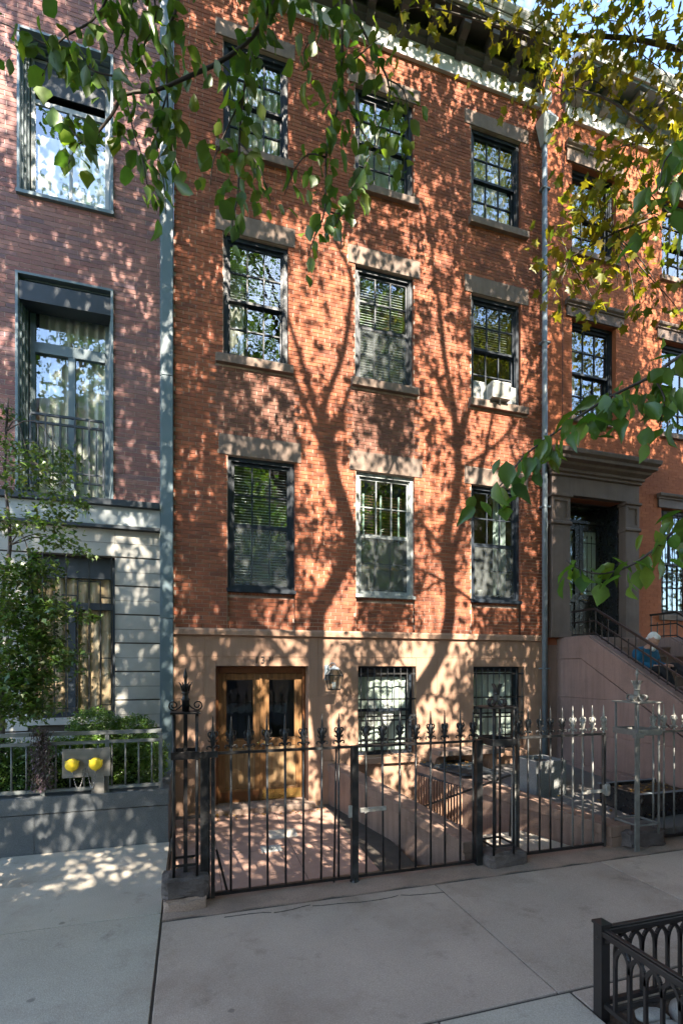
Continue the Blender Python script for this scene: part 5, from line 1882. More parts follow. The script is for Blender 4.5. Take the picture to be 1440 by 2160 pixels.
me = MB().tube([(0, 0, 0.728), (0, 0, 1.244)], 0.011, 6).mesh("baluster", M['rail_grey'])
x = -4.4
while x < -0.4:
    if all(abs(x - p_) > 0.05 for p_ in (-3.1, -1.645, -0.955, -0.345)):
        inst("baluster", me, (x, RY, 0), rl)
    x += 0.152
fd = thing("fire_hose_inlet", "steel plate with two bright yellow round hose caps on chains before the hedge", "hose inlet", (-1.18, -1.30, 0.66))
MB().box(-1.43, -0.91, -1.435, -1.425, 0.86, 1.20).build("back_plate", M['steel_plate'], fd, bevel=0.003)
q = MB()
q.box(-1.12, -0.98, -1.424, -1.30, 0.655, 1.05)
q.build("standpipe", M['steel_plate'], fd)
for x in (-1.315, -1.062):
    q = MB()
    def rot_y(prof):
        base_n = len(q.v)
        q.lathe(prof, 0, 0, 18)
        for i in range(base_n, len(q.v)):
            a, c, z = q.v[i]
            q.v[i] = (x + a, -1.436 - z, 1.02 + c)
    rot_y([(0.060, 0.0), (0.060, 0.03), (0.05, 0.032)])
    q.build("coupling", M['chain'], fd)
    q = MB()
    rot_y([(0.05, 0.033), (0.074, 0.036), (0.074, 0.066), (0.058, 0.078), (0.001, 0.080)])
    for a in range(3):
        an = a * 2.1 + 0.5
        q.ellipsoid((x + 0.074 * math.cos(an), -1.436 - 0.05, 1.02 + 0.074 * math.sin(an)), (0.014, 0.018, 0.014), 8, 6)
    q.build("hose_cap", M['yellow'], fd)
    q = MB()
    xe = x + 0.13 if x < -1.2 else x - 0.10
    for k in range(22):
        f = k / 21
        p = Vector((x + (xe - x) * f, -1.47 + 0.03 * f, 0.955 - 0.30 * math.sin(f * math.pi) * (0.9 - 0.3 * f) - 0.0 * f))
        q.ellipsoid(p, (0.008, 0.006, 0.013) if k % 2 else (0.005, 0.008, 0.013), 6, 4)
    q.build("chain", M['chain'], fd)

# ------------------------------------------------------------------ lantern, window air conditioner, downpipes
ln = thing("wall_lantern", "grey metal wall lantern with tapering glass sides, right of the oak door", "lantern", (2.24, -0.01, 2.0))
lx, ly = 2.245, -0.19
q = MB()
q.box(lx - 0.115, lx - 0.03, -0.018, -0.002, 1.96, 2.205)
q.tube([(lx - 0.07, -0.02, 2.14), (lx - 0.06, -0.08, 2.20), (lx - 0.03, -0.14, 2.24), (lx, ly, 2.235), (lx + 0.02, ly - 0.02, 2.205), (lx, ly, 2.19)], 0.009, 8)
q.build("bracket", M['zinc'], ln, bevel=0.002)
q = MB()
def sq(hw, z):
    return [(lx - hw, ly - hw, z), (lx + hw, ly - hw, z), (lx + hw, ly + hw, z), (lx - hw, ly + hw, z)]
q.hexa(sq(0.055, 2.155) + sq(0.05, 2.175))
q.hexa(sq(0.075, 2.135) + sq(0.055, 2.155))
q.hexa(sq(0.03, 2.176) + sq(0.02, 2.195))
q.build("cap", M['zinc'], ln)
q = MB()
prof = [(0.068, 2.134), (0.118, 2.035), (0.080, 1.815)]
for (a, za), (c, zc) in zip(prof, prof[1:]):
    for p0, p1 in zip(sq(a, za), sq(c, zc)):
        q.bar(p0, p1, 0.011)
for hw, z in prof[1:]:
    r_ = sq(hw, z)
    for i in range(4):
        q.bar(r_[i], r_[(i + 1) % 4], 0.013)
q.hexa(sq(0.08, 1.800) + sq(0.082, 1.81))
q.build("lantern_frame", M['iron'], ln)
q = MB()
for (a, za), (c, zc) in zip(prof, prof[1:]):
    A_, B_ = sq(a * 0.97, za), sq(c * 0.97, zc)
    for i in range(4):
        q.face([A_[i], A_[(i + 1) % 4], B_[(i + 1) % 4], B_[i]])
q.build("lantern_glass", M['lamp_glass'], ln)
for dx, dy in ((-0.02, 0.01), (0.02, 0.01), (0, -0.02)):
    MB().tube([(lx + dx, ly + dy, 1.812), (lx + dx, ly + dy, 1.93)], 0.009, 6).build("candle_tube", M['white'], ln)

ac = thing("air_conditioner", "cream window air conditioner sticking out of a second floor window", "air conditioner", (5.28, -0.1, 7.1))
AX0, AX1, AY0, AY1, AZ0, AZ1 = 5.225, 5.61, -0.16, 0.16, 7.055, 7.36
MB().box(AX0, AX1, AY0, AY1, AZ0, AZ1).build("casing", M['ac'], ac, bevel=0.012)
q = MB()
q.box(AX0 + 0.03, AX1 - 0.03, AY0 - 0.004, AY0 - 0.0005, AZ0 + 0.03, AZ1 - 0.03)
gr = q.build("back_grille", M['ac_fin'], ac)
q = MB()
for k in range(14):
    z = AZ0 + 0.04 + k * 0.0172
    q.box(AX0 + 0.03, AX1 - 0.03, AY0 - 0.010, AY0 - 0.0045, z, z + 0.006)
stuff(q.build("grille_fins", M['ac'], gr))
q = MB()
for k in range(5):
    y = AY0 + 0.03 + k * 0.026
    q.box(AX0 - 0.004, AX0 - 0.0005, y, y + 0.012, AZ0 + 0.05, AZ1 - 0.06)
q.build("side_louvres", M['ac_fin'], ac)
q = MB()
q.bar((5.40, AY0 + 0.03, AZ0 - 0.012), (5.44, -0.06, AZ0 - 0.09), 0.025)
q.build("support_bracket", M['ac'], ac)

dp = thing("downpipe", "blue-grey painted rainwater pipe with a funnel head between the two brick houses", "downpipe", (6.43, -0.08, 0.3))
PXc, PYc = 6.405, -0.075
MB().tube([(PXc, PYc, 0.35), (PXc, PYc, 12.02)], 0.048, 12).build("pipe", M['zinc'], dp)
MB().tube([(PXc + 0.075, PYc + 0.035, 0.4), (PXc + 0.075, PYc + 0.035, 7.2)], 0.018, 8).build("thin_pipe", M['zinc'], dp)
q = MB()
q.hexa([(PXc - 0.05, -0.13, 12.02), (PXc + 0.05, -0.13, 12.02), (PXc + 0.05, -0.02, 12.02), (PXc - 0.05, -0.02, 12.02),
        (PXc - 0.17, -0.25, 12.42), (PXc + 0.17, -0.25, 12.42), (PXc + 0.17, -0.02, 12.42), (PXc - 0.17, -0.02, 12.42)])
q.hexa([(PXc - 0.17, -0.25, 12.421), (PXc + 0.17, -0.25, 12.421), (PXc + 0.17, -0.02, 12.421), (PXc - 0.17, -0.02, 12.421),
        (PXc - 0.06, -0.17, 12.60), (PXc + 0.06, -0.17, 12.60), (PXc + 0.06, -0.03, 12.60), (PXc - 0.06, -0.03, 12.60)])
q.build("funnel_head", M['zinc_pale'], dp)
q = MB()
q.box(PXc - 0.10, PXc + 0.06, -0.20, -0.05, 12.72, 12.92)
q.tube([(PXc, -0.10, 12.58), (PXc - 0.02, -0.12, 12.75)], 0.045, 10)
q.tube([(PXc - 0.02, -0.13, 12.9), (PXc - 0.03, -0.22, 13.15), (PXc - 0.02, -0.36, 13.38), (PXc - 0.02, -0.40, 13.52)], 0.05, 10)
q.build("swan_neck", M['zinc_pale'], dp)
me = MB().box(-0.085, 0.085, -0.05, 0.07, -0.014, 0.014).mesh("strap", M['zinc'])
for z in (2.15, 5.2, 8.3, 11.2, 0.95):
    inst("strap", me, (PXc + 0.01, PYc, z), dp)
cb = tag(MB().tube([(6.86, -0.02, 3.5), (6.86, -0.025, 13.2)], 0.006, 5).build("wall_cable", M['iron']), "thin dark cable running straight up the orange brick wall", "cable")

# ------------------------------------------------------------------ tree pit with its low iron guard
pit = MB()
pit.box(2.42, 4.1, -7.0, -5.45, -0.4, -0.045)
structure(pit.build("tree_pit", M['soil']))
tg = thing("tree_guard", "low black iron tree guard of interlaced pointed arches at the pavement corner", "tree guard", (2.46, -5.49, 0))
GX0, GY0, GX1, GY1 = 2.455, -5.485, 4.06, -6.96


def guard_side(a, c):
    a, c = Vector(a), Vector(c)
    d = (c - a)
    L = d.length
    d.normalize()
    nrm = Vector((d.y, -d.x, 0))
    rails = MB()
    def strip(p0, p1, w, h):
        n_ = nrm * w / 2
        rails.hexa([p0 - n_, p1 - n_, p1 + n_, p0 + n_, p0 - n_ + Vector((0, 0, h)), p1 - n_ + Vector((0, 0, h)), p1 + n_ + Vector((0, 0, h)), p0 + n_ + Vector((0, 0, h))])
    e0, e1 = a + d * 0.03, c - d * 0.03
    strip(e0 + Vector((0, 0, 0.495)), e1 + Vector((0, 0, 0.495)), 0.055, 0.035)
    strip(e0 + Vector((0, 0, 0.531)), e1 + Vector((0, 0, 0.531)), 0.030, 0.010)
    rails.build("top_rail", M['iron_brown'], tg, bevel=0.004)
    rails = MB()
    strip(e0 + Vector((0, 0, 0.055)), e1 + Vector((0, 0, 0.055)), 0.03, 0.028)
    rails.build("bottom_rail", M['iron_brown'], tg)
    n = max(3, round(L / 0.105))
    p = L / n
    ar = {}
    for k in range(n):
        x0 = p * k
        q0 = a + d * x0
        MB().bar(q0 + Vector((0, 0, 0.082)), q0 + Vector((0, 0, 0.36)), 0.022, 0.016).build("upright", M['iron_brown'], tg) if k else None
        if k < n - 1:
            s = MB()
            cm, r_ = x0 + p, p
            prev = None
            for i in range(13):
                t_ = math.pi * i / 12
                pt_ = a + d * (cm - r_ * math.cos(t_)) + Vector((0, 0, 0.35 + 0.142 * math.sin(t_) ** 0.8))
                if prev is not None:
                    s.bar(prev, pt_, 0.018 if k % 2 else 0.017, 0.020)
                prev = pt_
            s.build("arch", M['iron_brown'], tg)


guard_side((GX0, GY0, 0), (GX1, GY0, 0))
guard_side((GX0, GY0, 0), (GX0, GY1, 0))
guard_side((GX1, GY0, 0), (GX1, GY1, 0))
for x, y in ((GX0, GY0), (GX1, GY0), (GX0, GY1), (GX1, GY1)):
    q = MB()
    q.box(x - 0.033, x + 0.033, y - 0.033, y + 0.033, -0.04, 0.555)
    q.box(x - 0.041, x + 0.041, y - 0.041, y + 0.041, 0.556, 0.572)
    q.hexa([(x - 0.041, y - 0.041, 0.573), (x + 0.041, y - 0.041, 0.573), (x + 0.041, y + 0.041, 0.573), (x - 0.041, y + 0.041, 0.573)] + [(x - 0.004, y - 0.004, 0.592), (x + 0.004, y - 0.004, 0.592), (x + 0.004, y + 0.004, 0.592), (x - 0.004, y + 0.004, 0.592)])
    q.ellipsoid((x - 0.035, y, 0.48), (0.005, 0.009, 0.009), 8, 6)
    q.build("post", M['iron_brown'], tg, bevel=0.003)


def pebble(x, y, z, r, seed):
    bm = bmesh.new()
    bmesh.ops.create_icosphere(bm, subdivisions=3, radius=1)
    from mathutils import noise
    for v in bm.verts:
        k = 1 + 0.22 * noise.noise(v.co * 1.3 + Vector((seed * 3.1, 0, 0))) + 0.05 * noise.noise(v.co * 4 + Vector((0, seed, 0)))
        v.co = Vector((v.co.x * r[0], v.co.y * r[1], v.co.z * r[2])) * k
    me = bpy.data.meshes.new("stone")
    bm.to_mesh(me)
    bm.free()
    for p in me.polygons:
        p.use_smooth = True
    me.materials.append(M['rock'])
    return me


RK = [("smooth pale grey stone lying just behind the corner post of the tree guard", 2.66, -5.78, (0.15, 0.10, 0.075)),
      ("largest rounded grey stone in the middle of the tree pit", 2.95, -5.72, (0.19, 0.12, 0.10)),
      ("flat whitish stone at the back rail of the tree pit", 2.75, -5.58, (0.10, 0.06, 0.04)),
      ("small tan stone in the right part of the tree pit", 3.02, -5.98, (0.09, 0.07, 0.05)),
      ("broad grey stone under the arches at the right edge of the photo", 3.25, -5.68, (0.16, 0.11, 0.08)),
      ("pale rounded stone low at the front of the tree pit", 2.62, -6.05, (0.13, 0.10, 0.07))]
for i, (lab, x, y, r_) in enumerate(RK):
    o = inst("stone", pebble(x, y, 0, r_, i + 1), (x, y, -0.03 + r_[2] * 0.5), None, rot=(0.1, 0.1, i * 1.3))
    tag(o, lab, "stone", "loose stones in the tree pit")

# ------------------------------------------------------------------ houses across the street (seen in the panes; they shade the pavement)
def far_house(name, label, x0, x1, y, h, mat, floors, cols):
    t = thing(name, label, "house", ((x0 + x1) / 2, y, 0), "houses across the street")
    MB().box(x0, x1, y - 12, y - 0.15, -0.3, h).build("body", mat, t)
    ws = []
    fh = (h - 1.2) / floors
    cw = (x1 - x0) / cols
    for f in range(floors):
        for c in range(cols):
            xc = x0 + cw * (c + 0.5)
            ws.append((xc - 0.5, xc + 0.5, 0.9 + f * fh, 0.9 + f * fh + 1.9))
    s = MB()
    xs = sorted({x0, x1} | {v for w_ in ws for v in w_[:2]})
    zs_ = sorted({-0.3, h} | {v for w_ in ws for v in w_[2:]})
    for xa, xb in zip(xs, xs[1:]):
        for za, zb in zip(zs_, zs_[1:]):
            cx, cz = (xa + xb) / 2, (za + zb) / 2
            if not any(w_[0] < cx < w_[1] and w_[2] < cz < w_[3] for w_ in ws):
                s.box(xa, xb, y - 0.149, y, za, zb)
    s.build("wall", mat, t)
    for w_ in ws:
        f_ = MB().box(w_[0], w_[1], y - 0.13, y - 0.08, w_[2], w_[3])
        f_.build("window", M['frame'], t)
    MB().box(x0 - 0.1, x1 + 0.1, y - 0.1, y + 0.5, h - 0.6, h).build("cornice", M['cornice_warm'], t)


far_house("far_house", "four storey brick house across the street", -14, -3.6, -21.5, 16.4, M['brownstone'], 5, 4)
far_house("far_house", "brown row house across the street facing the oak door", -3.6, 3.3, -21.5, 16.7, M['stoopstone'], 5, 3)
far_house("far_house", "brick row house across the street beside the tall block", 3.3, 9.15, -21.5, 16.75, M['brownstone'], 5, 3)
far_house("far_house", "unseen apartment block across the street, made tall to shade the right-hand doorway", 9.15, 26, -21.5, 25.4, M['brownstone'], 8, 7)  # height made up so that the right doorway and stoop fall in shade

# ------------------------------------------------------------------ leaves
def leaf_pear(l=1.0, w=1.0, curl=0.0, fold=1.0):
    """ovate leaf with a drip tip, folded a little along the midrib; base at the origin, tip along +X"""
    V = [(0, 0, 0), (0.22, 0.24, 0.05), (0.5, 0.33, 0.06), (0.78, 0.17, 0.03), (1.0, 0, -0.08), (0.78, -0.17, 0.03), (0.5, -0.33, 0.06), (0.22, -0.24, 0.05), (0.5, 0, 0.0)]
    F = [(0, 8, 2, 1), (8, 4, 3, 2), (0, 7, 6, 8), (8, 6, 5, 4)]
    return [(x * l, y * l * w, (z * fold - curl * x * x) * l) for x, y, z in V], F


def leaf_plane(l=1.0):
    V = [(0.0, 0, 0)]
    rs = ((-2.3, 0.42), (-1.75, 0.28), (-1.25, 0.55), (-0.75, 0.34), (-0.5, 0.5), (-0.28, 0.42), (0.0, 0.72), (0.28, 0.42), (0.5, 0.5), (0.75, 0.34), (1.25, 0.55), (1.75, 0.28), (2.3, 0.42))
    for a, r in rs:
        V.append((0.28 + r * math.cos(a), r * math.sin(a), 0.10 * abs(math.sin(a)) - 0.06 * r))
    V[0] = (0.1, 0, 0)
    F = [(0, i, i + 1) for i in range(1, len(rs))]
    return [(x * l, y * l, z * l) for x, y, z in V], F


def leaf_small(l=1.0):
    V = [(0, 0, 0), (0.3, 0.32, 0.04), (0.42, 0.16, 0.02), (1.0, 0, -0.05), (0.42, -0.16, 0.02), (0.3, -0.32, 0.04)]
    F = [(0, 3, 2, 1), (0, 5, 4, 3)]
    return [(x * l, y * l, z * l) for x, y, z in V], F


def leaf_box(l=1.0):
    V = [(0, 0, 0), (0.5, 0.3, 0.05), (1, 0, 0), (0.5, -0.3, 0.05)]
    return [(x * l, y * l, z * l) for x, y, z in V], [(0, 2, 1), (0, 3, 2)]


def rots(n, droop=0.5, spread=1.0):
    """rotation matrices for n leaves: random heading, tips hanging by about droop radians, rolled by spread"""
    h = nrng.uniform(0, 2 * np.pi, n)
    p = nrng.normal(droop, 0.45, n)
    r = nrng.normal(0, spread, n)
    ch, sh, cp, sp, cr, sr = np.cos(h), np.sin(h), np.cos(p), np.sin(p), np.cos(r), np.sin(r)
    Rz = np.zeros((n, 3, 3)); Rz[:, 0, 0] = ch; Rz[:, 0, 1] = -sh; Rz[:, 1, 0] = sh; Rz[:, 1, 1] = ch; Rz[:, 2, 2] = 1
    Ry = np.zeros((n, 3, 3)); Ry[:, 0, 0] = cp; Ry[:, 0, 2] = sp; Ry[:, 1, 1] = 1; Ry[:, 2, 0] = -sp; Ry[:, 2, 2] = cp
    Rx = np.zeros((n, 3, 3)); Rx[:, 0, 0] = 1; Rx[:, 1, 1] = cr; Rx[:, 1, 2] = -sr; Rx[:, 2, 1] = sr; Rx[:, 2, 2] = cr
    return Rz @ Ry @ Rx


def leaf_mass(name, shape, pos, size, mat, parent, droop=0.5, spread=1.0):
    V, F = shape()
    V = np.array(V)
    pos = np.asarray(pos, float)
    n = len(pos)
    if n == 0:
        return None
    Rm = rots(n, droop, spread)
    sz = size * nrng.uniform(0.7, 1.2, n)
    co = np.einsum('nij,vj->nvi', Rm, V) * sz[:, None, None] + pos[:, None, :]
    k = len(V)
    me = bpy.data.meshes.new(name)
    lens = np.array([len(f) for f in F])
    me.vertices.add(n * k)
    me.vertices.foreach_set("co", co.reshape(-1))
    flat = np.concatenate([np.array(f) for f in F])
    loops = (np.arange(n)[:, None] * k + flat[None, :]).reshape(-1)
    me.loops.add(len(loops))
    me.loops.foreach_set("vertex_index", loops.astype(np.int32))
    starts = np.concatenate([[0], np.cumsum(np.tile(lens, n))[:-1]])
    me.polygons.add(n * len(F))
    me.polygons.foreach_set("loop_start", starts.astype(np.int32))
    me.update(calc_edges=True)
    me.materials.append(mat)
    return stuff(inst(name, me, (0, 0, 0), parent))


LEAF_ME = {}


def leaf_parts(shape, items, mat, parent, key):
    """items: (position, rotation matrix 3x3, size) each an object of its own"""
    if key not in LEAF_ME:
        V, F = shape()
        me = bpy.data.meshes.new("leaf")
        me.from_pydata(V, [], F)
        me.materials.append(mat)
        for p in me.polygons:
            p.use_smooth = True
        LEAF_ME[key] = me
    for p, rm_, s in items:
        inst("leaf", LEAF_ME[key], p, parent, rot=Matrix(rm_.tolist()).to_quaternion(), scale=s)


def vis(p, m=25):
    q = project(p)
    return q is not None and p[1] > -7.9 and -m < q[0] < 1440 + m and q[1] > -m * 1.6


# ------------------------------------------------------------------ street trees
pear = thing("pear_tree", "callery pear in the railed pit whose leafy twigs hang into the top of the photo", "tree", (3.0, -6.3, 0))
pear_b = thing("pear_tree", "callery pear further left along the kerb, out over the pavement", "tree", (-3.6, -6.4, 0))
plane = thing("plane_tree", "yellowing plane tree at the right whose sprays hang over the grey cornice", "tree", (8.7, -6.5, 0))


def limb(parent, pts, r0, r1, name="branch", mat='bark', n=8):
    k = len(pts)
    # smooth the path a little
    P_ = [Vector(p) for p in pts]
    out = []
    for i in range(k - 1):
        p0, p1, p2, p3 = P_[max(i - 1, 0)], P_[i], P_[i + 1], P_[min(i + 2, k - 1)]
        for t in (0, 0.33, 0.66):
            out.append(0.5 * ((2 * p1) + (p2 - p0) * t + (2 * p0 - 5 * p1 + 4 * p2 - p3) * t * t + (3 * p1 - p0 - 3 * p2 + p3) * t ** 3))
    out.append(P_[-1])
    m = len(out)
    return MB().tube(out, [r0 + (r1 - r0) * i / (m - 1) for i in range(m)], n).build(name, M[mat], parent)


limb(pear, [(3.02, -6.3, -0.3), (3.0, -6.3, 0.1), (3.02, -6.28, 1.5), (2.98, -6.32, 3.2), (2.98, -6.3, 4.6), (3.0, -6.3, 5.5)], 0.21, 0.17, "trunk", 'bark', 14)
S = {'S1': ([(2.98, -6.3, 5.35), (2.85, -6.3, 6.4), (2.72, -6.3, 7.41), (2.7, -6.3, 7.94), (2.72, -6.3, 8.48), (2.75, -6.3, 8.8), (3.08, -6.3, 9.4), (3.29, -6.3, 9.93), (3.23, -6.3, 10.44), (3.0, -6.3, 11.09), (2.9, -6.3, 11.71), (2.78, -6.3, 11.93)], 0.125, 0.085),
     'S1a': ([(2.78, -6.3, 11.9), (2.64, -6.3, 12.3), (2.54, -6.3, 12.67), (2.36, -6.3, 13.18), (2.18, -6.3, 13.76)], 0.06, 0.03),
     'S1b': ([(2.77, -6.3, 11.9), (2.9, -6.3, 12.4), (3.16, -6.3, 13.09), (3.27, -6.3, 13.75), (3.31, -6.3, 14.47), (2.98, -6.3, 15.03)], 0.062, 0.03),
     'S1c': ([(2.9, -6.3, 11.6), (3.14, -6.3, 12.14), (3.35, -6.3, 12.73), (3.52, -6.3, 13.24)], 0.05, 0.025),
     'S2': ([(3.03, -6.3, 5.3), (3.4, -6.3, 5.9), (3.82, -6.3, 6.48), (4.53, -6.3, 7.44), (4.95, -6.3, 8.07), (5.16, -6.3, 8.79), (5.15, -6.3, 9.51), (5.09, -6.3, 10.06), (5.2, -6.3, 10.7), (5.35, -6.3, 11.27), (5.3, -6.3, 11.95), (5.23, -6.3, 12.62), (5.07, -6.3, 13.35), (4.95, -6.3, 14.34), (4.83, -6.3, 14.99), (4.76, -6.3, 16.06)], 0.15, 0.03),
     'S2a': ([(5.13, -6.3, 9.6), (5.33, -6.3, 10.24), (5.52, -6.3, 10.69), (5.76, -6.3, 11.32), (5.96, -6.3, 12.12), (6.16, -6.3, 13.2)], 0.075, 0.025),
     'S2b': ([(5.3, -6.3, 11.85), (5.57, -6.3, 12.58), (5.67, -6.3, 13.46), (5.52, -6.3, 14.46), (5.28, -6.3, 15.26)], 0.055, 0.02),
     'S2c': ([(5.23, -6.3, 12.5), (4.72, -6.3, 13.29), (4.44, -6.3, 13.74)], 0.045, 0.02),
     'S3': ([(2.74, -6.3, 7.2), (2.1, -6.35, 8.2), (1.29, -6.3, 9.04), (1.0, -6.3, 9.54), (0.89, -6.3, 10.12), (1.0, -6.3, 10.79), (0.9, -6.3, 12.2)], 0.06, 0.02)}
for k_, (pts, r0, r1) in S.items():
    k_s = 1.25 if k_ == 'S1' else 1.08
    limb(pear, pts, r0 * k_s, r1 * k_s)
for p in [[(3.25, -6.3, 9.7), (4.0, -5.6, 10.8), (4.3, -4.9, 12.0)], [(5.15, -6.3, 9.9), (4.4, -6.8, 11.2), (4.2, -7.3, 12.6)], [(2.7, -6.3, 8.2), (1.6, -7.0, 9.4), (0.8, -7.6, 10.8)], [(2.9, -6.3, 11.3), (2.0, -5.6, 12.6), (1.4, -5.0, 13.6)], [(5.3, -6.3, 11.4), (6.3, -6.6, 12.4), (7.0, -6.8, 13.6)]]:
    limb(pear, p, 0.05, 0.015)
limb(pear_b, [(-3.6, -6.4, -0.3), (-3.6, -6.4, 1.0), (-3.55, -6.4, 3.2), (-3.5, -6.4, 6.0), (-3.2, -6.4, 9.5), (-3.1, -6.4, 13.5)], 0.19, 0.04, "trunk", 'bark', 12)
for p in [[(-3.5, -6.4, 5.6), (-2.6, -6.4, 7.6), (-1.9, -6.4, 9.6), (-1.6, -6.4, 12.0)], [(-3.4, -6.4, 7.2), (-4.4, -6.4, 9.2), (-5, -6.3, 11.5)], [(-3.2, -6.4, 9.0), (-2.4, -5.6, 11.0), (-2.0, -4.8, 13.0)], [(-2.6, -6.4, 7.6), (-1.2, -6.6, 8.8), (-0.2, -6.6, 10.4), (0.1, -6.5, 12.4)]]:
    limb(pear_b, p, 0.075, 0.02)
limb(plane, [(8.7, -6.5, -0.3), (8.7, -6.5, 1.5), (8.65, -6.5, 4.0), (8.5, -6.45, 7.0), (8.4, -6.4, 11.0), (8.3, -6.4, 16.0)], 0.24, 0.06, "trunk", 'bark', 14)
for p, a, c in [([(8.6, -6.45, 5.2), (7.4, -5.7, 6.6), (6.0, -5.0, 7.5), (4.8, -4.55, 7.85), (3.9, -4.37, 7.95), (3.0, -4.1, 8.0), (2.2, -3.87, 8.2)], 0.045, 0.006),
                ([(8.6, -6.4, 4.6), (7.2, -5.7, 5.6), (5.6, -5.1, 6.0), (4.5, -4.85, 6.1), (3.9, -4.75, 6.0), (3.4, -4.65, 5.8), (3.05, -4.53, 5.6)], 0.03, 0.005),
                ([(4.5, -4.85, 6.1), (4.0, -4.7, 6.6), (3.6, -4.5, 7.1), (3.35, -4.25, 7.45)], 0.022, 0.005),
                ([(4.8, -4.55, 7.85), (4.3, -4.48, 7.5), (4.0, -4.4, 7.2), (3.75, -4.5, 6.8)], 0.02, 0.005),
                ([(8.5, -6.4, 7.6), (7.6, -5.4, 9.6), (6.8, -4.6, 11.4)], 0.08, 0.02), ([(8.4, -6.4, 9.0), (9.6, -5.6, 11.0), (10.6, -5.0, 13.0)], 0.08, 0.02),
                ([(8.45, -6.4, 8.4), (7.2, -6.6, 10.4), (6.4, -6.6, 12.5)], 0.07, 0.02), ([(8.4, -6.4, 10.4), (9.4, -6.9, 12.6), (9.9, -7.2, 14.6)], 0.06, 0.02)]:
    limb(plane, p, a, c, "branch", 'twig' if a < 0.05 else 'bark')

